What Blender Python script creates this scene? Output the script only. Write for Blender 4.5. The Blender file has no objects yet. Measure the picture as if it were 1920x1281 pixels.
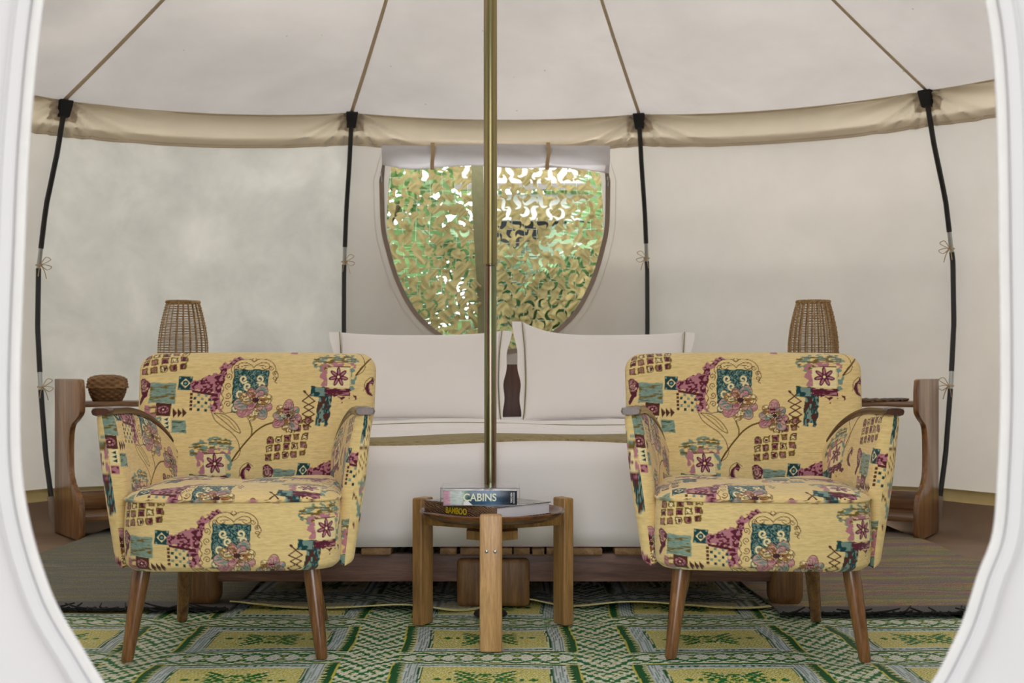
import bpy, bmesh, math, random
import numpy as np
from mathutils import Vector, Matrix
from mathutils.geometry import delaunay_2d_cdt

PI = math.pi
rnd = random.Random(7)
nrg = np.random.default_rng(11)
scn = bpy.context.scene
COL = scn.collection

# ------------------------------------------------------------------ camera
CAM_Z = 0.72
cam_d = bpy.data.cameras.new('camera')
cam = bpy.data.objects.new('camera', cam_d)
COL.objects.link(cam)
cam.location = (0, 0, CAM_Z)
cam.rotation_euler = (PI / 2, 0, 0)
cam_d.sensor_width = 36
cam_d.lens = 2300 / 1920 * 36
cam_d.shift_y = 65.5 / 1920
cam_d.clip_start = 0.02
cam_d.dof.use_dof = True
cam_d.dof.focus_distance = 3.5
cam_d.dof.aperture_fstop = 6.5
scn.camera = cam

# ------------------------------------------------------------------ world, sun, exposure
w = bpy.data.worlds.new('world')
scn.world = w
w.use_nodes = True
bg = w.node_tree.nodes['Background']
bg.inputs['Color'].default_value = (0.95, 0.96, 1.0, 1)
bg.inputs['Strength'].default_value = 3.3
sun_d = bpy.data.lights.new('sun', 'SUN')
sun_d.energy = 4.0
sun_d.angle = math.radians(4)
sun_d.color = (1.0, 0.95, 0.86)
sun = bpy.data.objects.new('sun', sun_d)
COL.objects.link(sun)
sun.rotation_euler = (math.radians(40), 0, math.radians(-118))
vs = scn.view_settings
vs.view_transform = 'Standard'
vs.look = 'None'
vs.gamma = 1
vs.use_curve_mapping = False
vs.exposure = 0.55
scn.cycles.use_denoising = True
scn.cycles.max_bounces = 10
scn.cycles.diffuse_bounces = 7
scn.cycles.transmission_bounces = 8
scn.cycles.transparent_max_bounces = 10
scn.cycles.sample_clamp_indirect = 6
scn.cycles.use_adaptive_sampling = True
scn.cycles.adaptive_threshold = 0.02


# ------------------------------------------------------------------ helpers
def lin(c):
    c = np.asarray(c, float) / 255.0
    return np.where(c <= 0.04045, c / 12.92, ((c + 0.055) / 1.055) ** 2.4)


def rgba(c):
    r = lin(c)
    return (float(r[0]), float(r[1]), float(r[2]), 1.0)


def tag(o, label=None, cat=None, group=None, kind=None):
    if label: o['label'] = label
    if cat: o['category'] = cat
    if group: o['group'] = group
    if kind: o['kind'] = kind
    return o


def empty(name, loc=(0, 0, 0), rz=0.0, label=None, cat=None, group=None, kind=None, parent=None):
    o = bpy.data.objects.new(name, None)
    COL.objects.link(o)
    o.location = loc
    o.rotation_euler = (0, 0, rz)
    o.empty_display_size = 0.05
    if parent: o.parent = parent
    return tag(o, label, cat, group, kind)


def link(name, me, mat=None, parent=None, loc=None, rot=None):
    o = bpy.data.objects.new(name, me)
    COL.objects.link(o)
    if mat and len(me.materials) == 0: me.materials.append(mat)
    if parent: o.parent = parent
    if loc is not None: o.location = loc
    if rot is not None: o.rotation_euler = rot
    return o


def shade(me, angle=40):
    n = len(me.polygons)
    me.polygons.foreach_set('use_smooth', np.ones(n, bool))
    if angle is not None:
        me.set_sharp_from_angle(angle=math.radians(angle))


def mesh_quads(name, V, F, angle=None, col=None):
    """big meshes from numpy arrays; F is (M,3) or (M,4)"""
    V = np.ascontiguousarray(V, np.float32).reshape(-1, 3)
    F = np.ascontiguousarray(F, np.int32)
    k = F.shape[1]
    me = bpy.data.meshes.new(name)
    me.vertices.add(len(V))
    me.vertices.foreach_set('co', V.ravel())
    me.loops.add(F.size)
    me.loops.foreach_set('vertex_index', F.ravel())
    me.polygons.add(len(F))
    me.polygons.foreach_set('loop_start', np.arange(0, F.size, k, dtype=np.int32))
    me.update(calc_edges=True)
    me.validate()
    if col is not None:
        a = me.color_attributes.new('print', 'FLOAT_COLOR', 'POINT')
        c = np.ones((len(V), 4), np.float32)
        c[:, :3] = col
        a.data.foreach_set('color', c.ravel())
    shade(me, angle)
    return me


def grid_faces(n, m, off=0, flip=False, wrap_n=False, wrap_m=False):
    i, j = np.meshgrid(np.arange(n if wrap_n else n - 1), np.arange(m if wrap_m else m - 1), indexing='ij')
    i2 = (i + 1) % n
    j2 = (j + 1) % m
    a = i * m + j; b = i2 * m + j; c = i2 * m + j2; d = i * m + j2
    f = np.stack([a, b, c, d], -1).reshape(-1, 4) + off
    return f[:, ::-1] if flip else f


class MB:
    def __init__(self):
        self.v = []
        self.f = []

    def add(self, V, F, M=None):
        o = len(self.v)
        for p in V:
            p = Vector(p)
            if M is not None: p = M @ p
            self.v.append(p[:])
        for f in F:
            self.f.append(tuple(int(i) + o for i in f))
        return self

    def box(self, c, s, M=None, bevel=0.0, segs=2, rz=0.0):
        V, F = rbox(s, bevel, segs)
        T = Matrix.Translation(c) @ Matrix.Rotation(rz, 4, 'Z')
        if M is not None: T = M @ T
        return self.add(V, F, T)

    def tube(self, pts, r, n=10, caps=True, closed=False, flat=1.0):
        pts = [Vector(p) for p in pts]
        N = len(pts)
        rs = r if isinstance(r, (list, tuple, np.ndarray)) else [r] * N
        up = None
        V = []
        for i, p in enumerate(pts):
            if closed:
                t = (pts[(i + 1) % N] - pts[i - 1])
            else:
                t = pts[min(i + 1, N - 1)] - pts[max(i - 1, 0)]
            t.normalize()
            if up is None:
                a = Vector((0, 0, 1)) if abs(t.z) < 0.9 else Vector((1, 0, 0))
                up = (a - t * a.dot(t)).normalized()
            else:
                up = (up - t * up.dot(t)).normalized()
            s = t.cross(up)
            for k in range(n):
                an = 2 * PI * k / n
                V.append(p + (s * math.cos(an) + up * math.sin(an) * flat) * rs[i])
        F = []
        M_ = N if closed else N - 1
        for i in range(M_):
            i2 = (i + 1) % N
            for k in range(n):
                k2 = (k + 1) % n
                F.append((i * n + k, i * n + k2, i2 * n + k2, i2 * n + k))
        if caps and not closed:
            F.append(tuple(range(n))[::-1])
            F.append(tuple((N - 1) * n + k for k in range(n)))
        return self.add(V, F)

    def lathe(self, prof, n=32, c=(0, 0, 0), cap0=True, cap1=True, sx=1.0, sy=1.0):
        V = []
        for (r, z) in prof:
            for k in range(n):
                a = 2 * PI * k / n
                V.append((c[0] + r * math.cos(a) * sx, c[1] + r * math.sin(a) * sy, c[2] + z))
        F = []
        for i in range(len(prof) - 1):
            for k in range(n):
                k2 = (k + 1) % n
                F.append((i * n + k, i * n + k2, (i + 1) * n + k2, (i + 1) * n + k))
        if cap0: F.append(tuple(range(n))[::-1])
        if cap1: F.append(tuple((len(prof) - 1) * n + k for k in range(n)))
        return self.add(V, F)

    def strip(self, A, B, th=0.0015, nrm=None):
        """ribbon between two point rows with thickness along -nrm"""
        n = len(A)
        V = []
        for i in range(n):
            d = Vector(nrm[i]) * th if nrm is not None else Vector((0, -th, 0))
            a, b = Vector(A[i]), Vector(B[i])
            V += [a, b, b + d, a + d]
        F = []
        for i in range(n - 1):
            for k in range(4):
                k2 = (k + 1) % 4
                F.append((i * 4 + k, i * 4 + k2, (i + 1) * 4 + k2, (i + 1) * 4 + k))
        F.append((3, 2, 1, 0))
        F.append(tuple((n - 1) * 4 + k for k in range(4)))
        return self.add(V, F)

    def mesh(self, name, angle=40):
        me = bpy.data.meshes.new(name)
        me.from_pydata(self.v, [], self.f)
        bm = bmesh.new()
        bm.from_mesh(me)
        bmesh.ops.recalc_face_normals(bm, faces=bm.faces)
        bm.to_mesh(me)
        bm.free()
        shade(me, angle)
        return me

    def build(self, name, mat, parent=None, angle=40, loc=None, rot=None):
        return link(name, self.mesh(name, angle), mat, parent, loc, rot)


_rb = {}


def rbox(s, bevel=0.0, segs=2):
    key = (tuple(round(x, 5) for x in s), round(bevel, 5), segs)
    if key not in _rb:
        bm = bmesh.new()
        bmesh.ops.create_cube(bm, size=1)
        for v in bm.verts:
            v.co = Vector((v.co.x * s[0], v.co.y * s[1], v.co.z * s[2]))
        if bevel > 0:
            bmesh.ops.bevel(bm, geom=list(bm.edges), offset=bevel, segments=segs, profile=0.5, affect='EDGES')
        bm.verts.index_update()
        _rb[key] = ([v.co.copy() for v in bm.verts], [tuple(v.index for v in f.verts) for f in bm.faces])
        bm.free()
    return _rb[key]


def smoothpath(pts, sub=8, closed=False):
    P = [np.array(p, float) for p in pts]
    n = len(P)
    out = []
    rng = n if closed else n - 1
    for i in range(rng):
        if closed:
            p0, p1, p2, p3 = P[i - 1], P[i], P[(i + 1) % n], P[(i + 2) % n]
        else:
            p0 = P[i - 1] if i > 0 else 2 * P[0] - P[1]
            p1, p2 = P[i], P[i + 1]
            p3 = P[i + 2] if i + 2 < n else 2 * P[-1] - P[-2]
        for k in range(sub):
            t = k / sub
            out.append(0.5 * ((2 * p1) + (-p0 + p2) * t + (2 * p0 - 5 * p1 + 4 * p2 - p3) * t * t + (-p0 + 3 * p1 - 3 * p2 + p3) * t ** 3))
    if not closed: out.append(P[-1])
    return np.array(out)


def fft_noise(h, w, sx, sy, seed):
    """periodic smooth noise with blur radius (sx, sy) px, scaled to 0..1"""
    r = np.random.default_rng(seed).standard_normal((h, w))
    fy = np.fft.fftfreq(h)[:, None]
    fx = np.fft.fftfreq(w)[None, :]
    g = np.exp(-2 * (PI ** 2) * ((fx * sx) ** 2 + (fy * sy) ** 2))
    o = np.real(np.fft.ifft2(np.fft.fft2(r) * g))
    o = (o - o.mean()) / (o.std() + 1e-9)
    return 0.5 + 0.5 * np.tanh(o * 0.9)


# ------------------------------------------------------------------ materials
class NT:
    def __init__(self, name):
        self.m = bpy.data.materials.new(name)
        self.m.use_nodes = True
        self.t = self.m.node_tree
        self.n = self.t.nodes
        self.bsdf = self.n['Principled BSDF']
        self.out = self.n['Material Output']

    def node(self, typ, **kw):
        x = self.n.new(typ)
        for k, v in kw.items(): setattr(x, k, v)
        return x

    def ln(self, a, b):
        self.t.links.new(a, b)

    def coord(self, scale=(1, 1, 1), rand=0.0, kind='Object'):
        tc = self.node('ShaderNodeTexCoord')
        mp = self.node('ShaderNodeMapping')
        mp.inputs['Scale'].default_value = scale
        src = tc.outputs[kind]
        if rand:
            oi = self.node('ShaderNodeObjectInfo')
            mu = self.node('ShaderNodeMath', operation='MULTIPLY')
            mu.inputs[1].default_value = rand
            self.ln(oi.outputs['Random'], mu.inputs[0])
            ad = self.node('ShaderNodeVectorMath', operation='ADD')
            self.ln(src, ad.inputs[0])
            self.ln(mu.outputs[0], ad.inputs[1])
            src = ad.outputs[0]
        self.ln(src, mp.inputs['Vector'])
        return mp.outputs['Vector']

    def noise(self, vec, scale, detail=3, rough=0.55, dist=0.0):
        x = self.node('ShaderNodeTexNoise')
        x.inputs['Scale'].default_value = scale
        x.inputs['Detail'].default_value = detail
        x.inputs['Roughness'].default_value = rough
        x.inputs['Distortion'].default_value = dist
        self.ln(vec, x.inputs['Vector'])
        return x.outputs['Fac']

    def wave(self, vec, scale, dist=0.0, detail=2, dirn='X', prof='SIN'):
        x = self.node('ShaderNodeTexWave', bands_direction=dirn, wave_profile=prof)
        x.inputs['Scale'].default_value = scale
        x.inputs['Distortion'].default_value = dist
        x.inputs['Detail'].default_value = detail
        self.ln(vec, x.inputs['Vector'])
        return x.outputs['Fac']

    def ramp(self, fac, stops, interp='LINEAR'):
        x = self.node('ShaderNodeValToRGB')
        x.color_ramp.interpolation = interp
        e = x.color_ramp.elements
        while len(e) > 1: e.remove(e[-1])
        e[0].position = stops[0][0]; e[0].color = stops[0][1]
        for p, c in stops[1:]:
            q = e.new(p); q.color = c
        self.ln(fac, x.inputs['Fac'])
        return x.outputs['Color']

    def mix(self, fac, a, b, mode='MIX'):
        x = self.node('ShaderNodeMix', data_type='RGBA', blend_type=mode)
        for sock, v in ((x.inputs[0], fac), (x.inputs[6], a), (x.inputs[7], b)):
            if isinstance(v, (int, float)): sock.default_value = v
            elif isinstance(v, tuple): sock.default_value = v
            else: self.ln(v, sock)
        return x.outputs[2]

    def bump(self, h, strength=0.3, dist=0.002, prev=None):
        x = self.node('ShaderNodeBump')
        x.inputs['Strength'].default_value = strength
        x.inputs['Distance'].default_value = dist
        self.ln(h, x.inputs['Height'])
        if prev is not None: self.ln(prev, x.inputs['Normal'])
        return x.outputs['Normal']

    def set(self, col=None, rough=None, metal=None, normal=None, **kw):
        b = self.bsdf
        for nm, v in (('Base Color', col), ('Roughness', rough), ('Metallic', metal), ('Normal', normal)):
            if v is None: continue
            if isinstance(v, (int, float, tuple)): b.inputs[nm].default_value = v
            else: self.ln(v, b.inputs[nm])
        for k, v in kw.items(): b.inputs[k].default_value = v
        return self


def wood(name, dark, mid, light, axis='Z', rough=0.45, coat=0.0, fine=1.0, bands=False):
    t = NT(name)
    sc = {'X': (1.2, 14, 14), 'Y': (14, 1.2, 14), 'Z': (14, 14, 1.2)}[axis]
    v = t.coord(sc, rand=7.0)
    n1 = t.noise(v, 2.2 * fine, 4, 0.6, 0.6)
    n2 = t.noise(v, 14 * fine, 3, 0.7, 0.2)
    c = t.ramp(n1, [(0.25, rgba(dark)), (0.5, rgba(mid)), (0.75, rgba(light))])
    c2 = t.ramp(n2, [(0.3, (0.62, 0.58, 0.55, 1)), (0.62, (1.06, 1.05, 1.04, 1))])
    c = t.mix(0.75, c, c2, 'MULTIPLY')
    if bands:   # staves glued side by side
        v2 = t.coord({'X': (0.01, 1, 1), 'Y': (1, 0.01, 1), 'Z': (1, 1, 0.01)}[axis])
        x = t.node('ShaderNodeVectorMath', operation='SNAP')
        x.inputs[1].default_value = (0.045, 0.045, 0.045)
        t.ln(v2, x.inputs[0])
        wn = t.node('ShaderNodeTexWhiteNoise', noise_dimensions='3D')
        t.ln(x.outputs[0], wn.inputs['Vector'])
        c3 = t.ramp(wn.outputs['Value'], [(0, (0.62, 0.58, 0.55, 1)), (1, (1.15, 1.1, 1.02, 1))])
        c = t.mix(0.8, c, c3, 'MULTIPLY')
    t.set(col=c, rough=rough, normal=t.bump(n2, 0.18, 0.0012))
    t.bsdf.inputs['Coat Weight'].default_value = coat
    t.bsdf.inputs['Coat Roughness'].default_value = 0.2
    return t.m


def plain(name, c, rough=0.6, metal=0.0, var=0.08, scale=30, bump=0.0, **kw):
    t = NT(name)
    v = t.coord()
    n = t.noise(v, scale, 3)
    a = tuple(min(1, x * (1 - var)) for x in rgba(c)[:3]) + (1,)
    b = tuple(min(1, x * (1 + var)) for x in rgba(c)[:3]) + (1,)
    t.set(col=t.ramp(n, [(0.3, a), (0.7, b)]), rough=rough, metal=metal, **kw)
    if bump: t.set(normal=t.bump(n, bump, 0.002))
    return t.m


def canvas(name, c, trans=0.35, mott=0.1, mscale=2.2, weave=1.0, tint=(1.0, 0.985, 0.95), spots=False):
    """cotton canvas: light scatters off it and through it"""
    t = NT(name)
    v = t.coord()
    n1 = t.noise(v, mscale, 4, 0.6, 0.3)
    n2 = t.noise(v, 9, 3, 0.6)
    base = rgba(c)
    a = tuple(x * (1 - mott) for x in base[:3]) + (1,)
    b = tuple(min(1, x * (1 + mott)) for x in base[:3]) + (1,)
    col = t.ramp(n1, [(0.3, a), (0.7, b)])
    col = t.mix(0.25, col, t.ramp(n2, [(0.3, (0.9, 0.9, 0.88, 1)), (0.7, (1, 1, 1, 1))]), 'MULTIPLY')
    if spots:   # mildew specks in the cloth
        vo = t.node('ShaderNodeTexVoronoi')
        vo.inputs['Scale'].default_value = 7
        t.ln(v, vo.inputs['Vector'])
        col = t.mix(t.ramp(vo.outputs['Distance'], [(0.02, (0.55, 0.55, 0.55, 1)), (0.045, (0, 0, 0, 1))]), col, rgba((70, 62, 50)))
    wv = t.noise(t.coord((1, 1, 1)), 420 * weave, 2, 0.5)
    nb = t.bump(wv, 0.22, 0.001)
    nb = t.bump(n2, 0.25, 0.004, nb)
    d = t.node('ShaderNodeBsdfDiffuse')
    tr = t.node('ShaderNodeBsdfTranslucent')
    ms = t.node('ShaderNodeMixShader')
    ms.inputs[0].default_value = trans
    t.ln(col, d.inputs['Color'])
    t.ln(t.mix(1.0, col, tint + (1,), 'MULTIPLY'), tr.inputs['Color'])
    t.ln(nb, d.inputs['Normal']); t.ln(nb, tr.inputs['Normal'])
    t.ln(d.outputs[0], ms.inputs[1]); t.ln(tr.outputs[0], ms.inputs[2])
    t.ln(ms.outputs[0], t.out.inputs['Surface'])
    t.n.remove(t.bsdf)
    return t.m


def attr_mat(name, rough=0.85, ribs='Z', rib_scale=300, ribstr=0.35, mott=0.12, sheen=0.2, vscale=(1, 1, 1)):
    t = NT(name)
    at = t.node('ShaderNodeAttribute', attribute_name='print')
    v = t.coord(vscale)
    n = t.noise(v, 160, 2)
    st = {'Z': (3, 3, 60), 'Y': (3, 60, 3)}[ribs]
    n2 = t.noise(t.coord(st), 6, 3, 0.7)
    c = t.mix(0.8, at.outputs['Color'], t.ramp(n2, [(0.32, (1 - mott * 1.6,) * 3 + (1,)), (0.55, (1.03, 1.03, 1.03, 1))]), 'MULTIPLY')
    wv = t.wave(v, rib_scale / 6.283, 0.6, 1, ribs)
    nb = t.bump(wv, ribstr, 0.0015)
    nb = t.bump(n, 0.25, 0.001, nb)
    t.set(col=c, rough=rough, normal=nb)
    t.bsdf.inputs['Sheen Weight'].default_value = sheen
    t.bsdf.inputs['Specular IOR Level'].default_value = 0.25
    return t.m


M = {}
M['wall'] = canvas('canvas_wall', (198, 193, 186), 0.20, 0.05, 2.0)
M['wall_mottled'] = canvas('canvas_wall_mottled', (198, 196, 190), 0.22, 0.15, 3.2)  # stronger mottle paints leaf-dappled light into the left panel's colour
M['wall_beige'] = canvas('canvas_beige', (212, 200, 180), 0.22, 0.04, 3.0)
M['roof'] = canvas('canvas_roof', (193, 189, 187), 0.14, 0.09, 1.4, spots=True)
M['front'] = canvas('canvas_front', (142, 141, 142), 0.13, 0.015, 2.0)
M['tape'] = canvas('tape_taupe', (166, 150, 136), 0.18, 0.05, 20)
M['seam'] = canvas('seam_tape', (204, 188, 162), 0.2, 0.05, 20)
M['patch'] = canvas('canvas_patch', (214, 200, 180), 0.24, 0.04, 8)
M['flap'] = canvas('flap_white', (214, 212, 217), 0.24, 0.03, 6)
M['hem'] = canvas('hem_olive', (150, 134, 94), 0.15, 0.1, 8)
M['groundsheet'] = plain('groundsheet', (142, 120, 100), 0.55, 0, 0.12, 6, 0.25)
M['ziptape'] = plain('zip_tape', (142, 141, 140), 0.8, 0, 0.02, 80)
M['zip'] = plain('zip_coil', (140, 139, 136), 0.5)
M['black'] = plain('black_pole', (24, 24, 24), 0.35)
M['blackcloth'] = plain('black_webbing', (20, 20, 21), 0.8)
M['steel'] = plain('steel', (176, 180, 178), 0.28, 1.0, 0.05)
M['tie'] = plain('tie_tape', (186, 162, 126), 0.9)
M['linen'] = plain('linen_white', (242, 239, 238), 0.85, 0, 0.012, 5)
M['linen_warm'] = plain('linen_sheet', (243, 240, 238), 0.85, 0, 0.012, 5)
M['cord'] = plain('olive_cord', (128, 120, 60), 0.8)
M['iron'] = plain('black_iron', (26, 25, 24), 0.5)


# ------------------------------------------------------------------ tent geometry
TC = Vector((-0.065, 3.69, 0))
# corner: angle from straight back (deg), eave height, radius factor
POLES = [(-45.0, 2.005, 1.0), (-15.8, 2.105, 1.0), (14.9, 2.10, 1.0), (44.5, 2.055, 1.0), (75, 2.06, 1.0), (105, 2.06, 1.0),
         (135, 2.06, 0.98), (164.5, 2.06, 0.845), (195.5, 2.06, 0.845), (225, 2.06, 0.98), (255, 2.06, 1.0), (285, 2.06, 1.0)]
RP = [(0.0, 2.96), (0.15, 2.99), (0.35, 3.05), (0.72, 3.11), (1.0, 3.14), (1.3, 3.13), (1.6, 3.05), (1.85, 2.93), (2.11, 2.835), (2.3, 2.74)]
RPZ = [a for a, b in RP]
RPR = [b for a, b in RP]


def corner(i, z, dr=0.0):
    an, ze, rf = POLES[i % 12]
    if rf < 0.9:                       # the doorway front is flat
        r = 2.39 / math.cos(math.radians(15.5)) - dr
    else:
        r = float(np.interp(z * 2.1 / ze, RPZ, RPR)) * rf
    r += dr
    a = math.radians(an)
    return Vector((TC.x + r * math.sin(a), TC.y + r * math.cos(a), z))


WALL_OUT = 0.035


def wall_pt(i, t, z, zfrac=None):
    """point on the canvas of side i (between pole i and i+1)"""
    a, b = corner(i, z, WALL_OUT), corner(i + 1, z, WALL_OUT)
    p = a.lerp(b, t)
    n = Vector(((a.x + b.x) / 2 - TC.x, (a.y + b.y) / 2 - TC.y, 0)).normalized()
    s = math.sin(PI * t)
    p += n * (0.012 * s * math.sin(z * 2.1 + i) + 0.006 * s * math.sin(z * 5.3 + t * 7 + i * 2))
    return p


def eave_z(i, t):
    a, b = POLES[i % 12][1], POLES[(i + 1) % 12][1]
    return a + (b - a) * t - 0.035 * math.sin(PI * t) ** 0.8


BAND = 0.155


def crease(i, t, z):
    """small folds that radiate from the pole caps into the eave band"""
    d = 0.0
    ln = (corner(i, 2.05) - corner(i + 1, 2.05)).length
    for (t0, zz) in ((0, POLES[i % 12][1]), (1, POLES[(i + 1) % 12][1])):
        x = (t - t0) * ln
        y = zz - z + 0.01
        rr = math.hypot(x, y)
        an = math.atan2(y, abs(x) + 1e-6)
        fall = max(0.0, 1 - rr / 0.7) * min(1, rr / 0.04)
        d += 0.016 * fall * (math.sin(an * 17 + i * 1.7 + t0) + 0.6 * math.sin(an * 31 + i))
    return d


def side_n(i):
    a, b = corner(i, 1.0), corner(i + 1, 1.0)
    return Vector(((a.x + b.x) / 2 - TC.x, (a.y + b.y) / 2 - TC.y, 0)).normalized()


def cdt_sheet(name, outer, holes, step, fn, mat, parent=None):
    """flat outline with holes, filled with a grid of points, mapped to 3D by fn"""
    pts = []; edges = []

    def loop(L):
        o = len(pts)
        for p in L: pts.append(Vector((p[0], p[1])))
        for k in range(len(L)): edges.append((o + k, o + (k + 1) % len(L)))
    loop(outer)
    for h in holes: loop(h)
    O = np.array(outer); H = [np.array(h) for h in holes]

    def inside(P, L):
        x, y = P
        c = False
        n = len(L)
        j = n - 1
        for k in range(n):
            if (L[k][1] > y) != (L[j][1] > y) and x < (L[j][0] - L[k][0]) * (y - L[k][1]) / (L[j][1] - L[k][1]) + L[k][0]:
                c = not c
            j = k
        return c
    lo, hi = O.min(0), O.max(0)
    allb = np.vstack([O] + H)
    nx = int((hi[0] - lo[0]) / step[0]); ny = int((hi[1] - lo[1]) / step[1])
    for a in range(1, nx):
        for b in range(1, ny):
            P = (lo[0] + (hi[0] - lo[0]) * a / nx, lo[1] + (hi[1] - lo[1]) * b / ny)
            dd = np.abs(allb - np.array(P)) / np.array(step)
            if (dd.max(1)).min() < 0.35: continue
            if inside(P, outer) and not any(inside(P, h) for h in holes):
                pts.append(Vector(P))
    ov, oe, of, *_ = delaunay_2d_cdt(pts, edges, [], 0, 1e-5)
    F = []
    for f in of:
        c = sum((ov[k] for k in f), Vector((0, 0))) / len(f)
        if inside((c.x, c.y), outer) and not any(inside((c.x, c.y), h) for h in holes):
            F.append(tuple(f))
    V = [fn(p.x, p.y) for p in ov]
    me = bpy.data.meshes.new(name)
    me.from_pydata([v[:] for v in V], [], F)
    bm = bmesh.new(); bm.from_mesh(me)
    bmesh.ops.delete(bm, geom=[v for v in bm.verts if not v.link_faces], context='VERTS')
    bm.to_mesh(me); bm.free()
    shade(me, None)
    return link(name, me, mat, parent)


# window outline in (x, z) world on the back wall
WIN_T = 1.905


def win_outline():
    xl, xr = -0.692, 0.508
    P = [(xl + 0.02, WIN_T), (xr - 0.02, WIN_T), (xr, WIN_T - 0.14), (xr + 0.002, 1.55), (xr - 0.02, 1.42), (xr - 0.07, 1.25), (xr - 0.16, 1.08), (xr - 0.28, 0.965),
         (xr - 0.42, 0.885), (-0.09, 0.86), (xl + 0.42, 0.885), (xl + 0.28, 0.965), (xl + 0.16, 1.08), (xl + 0.07, 1.25), (xl + 0.02, 1.42), (xl - 0.002, 1.55), (xl, WIN_T - 0.14)]
    q = smoothpath(P[2:], 6)
    return [P[0], P[1]] + [tuple(x) for x in q]


def back_t(x):
    a, b = corner(1, 1.3, WALL_OUT), corner(2, 1.3, WALL_OUT)
    return (x - a.x) / (b.x - a.x)


def sheet_grid(name, nt, nz, fn, mat, parent=None, both=False):
    V = np.array([[fn(a / (nt - 1), b / (nz - 1))[:] for b in range(nz)] for a in range(nt)])
    me = mesh_quads(name, V, grid_faces(nt, nz))
    return link(name, me, mat, parent)


SIDES = {0: 'wall_back_left', 1: 'wall_back', 2: 'wall_back_right', 3: 'wall_right', 4: 'wall_right', 5: 'wall_right', 6: 'wall_front_right', 7: 'wall_front', 8: 'wall_front_left',
         9: 'wall_left', 10: 'wall_left', 11: 'wall_left'}
WALLS = {}
HEM_Z0, HEM_Z1 = 0.125, 0.175
for i in range(12):
    if i == 7: continue
    zt = lambda t, i=i: eave_z(i, t) - BAND
    zw = lambda t, i=i: zt(t) + 0.05
    if i == 1:
        hole = win_outline()
        ou = [(k / 12, HEM_Z1) for k in range(13)] + [(1.0, HEM_Z1 + (zw(1) - HEM_Z1) * k / 39) for k in range(1, 39)] + [(1 - k / 20, zw(1 - k / 20)) for k in range(0, 21)] + [(0.0, HEM_Z1 + (zw(0) - HEM_Z1) * k / 39) for k in range(38, 0, -1)]
        ho = [(back_t(x), z) for x, z in hole]
        wobj = cdt_sheet('wall_back', ou, [ho], (0.04, 0.06), lambda t, z: wall_pt(1, t, z), M['wall'])
    else:
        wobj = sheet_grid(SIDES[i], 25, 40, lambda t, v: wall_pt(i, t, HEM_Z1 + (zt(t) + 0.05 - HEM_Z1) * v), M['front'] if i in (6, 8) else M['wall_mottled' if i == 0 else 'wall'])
    tag(wobj, kind='structure')
    WALLS[i] = wobj
    n = side_n(i)
    # eave band, beige, folded near the caps
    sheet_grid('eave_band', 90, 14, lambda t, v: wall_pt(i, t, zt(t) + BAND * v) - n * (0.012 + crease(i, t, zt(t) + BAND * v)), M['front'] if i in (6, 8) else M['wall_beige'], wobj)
    # stitched hem of the band
    for dz in (0.0, 0.012):
        A = [wall_pt(i, k / 40, zt(k / 40) - 0.002 + dz) - n * (0.015 + crease(i, k / 40, zt(k / 40))) for k in range(41)]
        B = [p + Vector((0, 0, 0.004)) for p in A]
        MB().strip(A, B, 0.002, [-n] * 41).build('seam', M['seam'], wobj)
    # hem at the foot of the wall
    sheet_grid('foot_hem', 25, 5, lambda t, v: wall_pt(i, t, HEM_Z0 + (HEM_Z1 + 0.012 - HEM_Z0) * v) - n * (0.008 + 0.006 * math.sin(v * PI)), M['hem'], wobj)

# reinforcement patches round the caps (children of the walls they are sewn to)
for i in (0, 1, 2, 3):
    for (side, t0) in ((i, 0.0), ((i - 1) % 12, 1.0)):
        ln = (corner(side, 2) - corner(side + 1, 2)).length
        n = side_n(side)
        sg = 1 if t0 == 0 else -1

        def fn(a, b):
            t = t0 + sg * a * 0.072 / ln
            z = POLES[i][1] - 0.006 - 0.085 * b
            return wall_pt(side, t, z) - n * (0.0150 + crease(side, t, z))
        sheet_grid('reinforcement_patch', 8, 9, fn, M['patch'], WALLS[side])

# front wall with the oval doorway
FRONT_Y = 1.30
SF = 2300 / FRONT_Y


def fpx(x, y):
    return ((x - 960) / SF, CAM_Z + (706 - y) / SF)


LEFT = [(86, -60), (70, 60), (58, 180), (48, 320), (42, 470), (36, 620), (33, 760), (37, 890), (56, 1000), (89, 1105), (118, 1165), (149, 1215), (186, 1275), (250, 1365), (380, 1500), (600, 1610)]
RIGHT = [(1842, -60), (1862, 60), (1872, 180), (1876, 320), (1878, 470), (1880, 620), (1880, 760), (1875, 890), (1866, 1000), (1838, 1078), (1812, 1160), (1785, 1220), (1752, 1281), (1685, 1375), (1550, 1505), (1330, 1610)]
TOPP = [(128, -360), (215, -720), (380, -1060), (640, -1290), (957, -1370), (1280, -1290), (1540, -1060), (1710, -720), (1800, -360)]
door_loop = smoothpath([fpx(*p) for p in LEFT] + [fpx(960, 1650)] + [fpx(*p) for p in RIGHT[::-1]] + [fpx(*p) for p in TOPP[::-1]], 5, closed=True)
ca, cb = corner(7, 1.0), corner(8, 1.0)
xr_, xl_ = ca.x, cb.x


def front_fn(x, z):
    return Vector((x, FRONT_Y + 0.02 * math.sin(z * 2) * 0, z))


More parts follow.
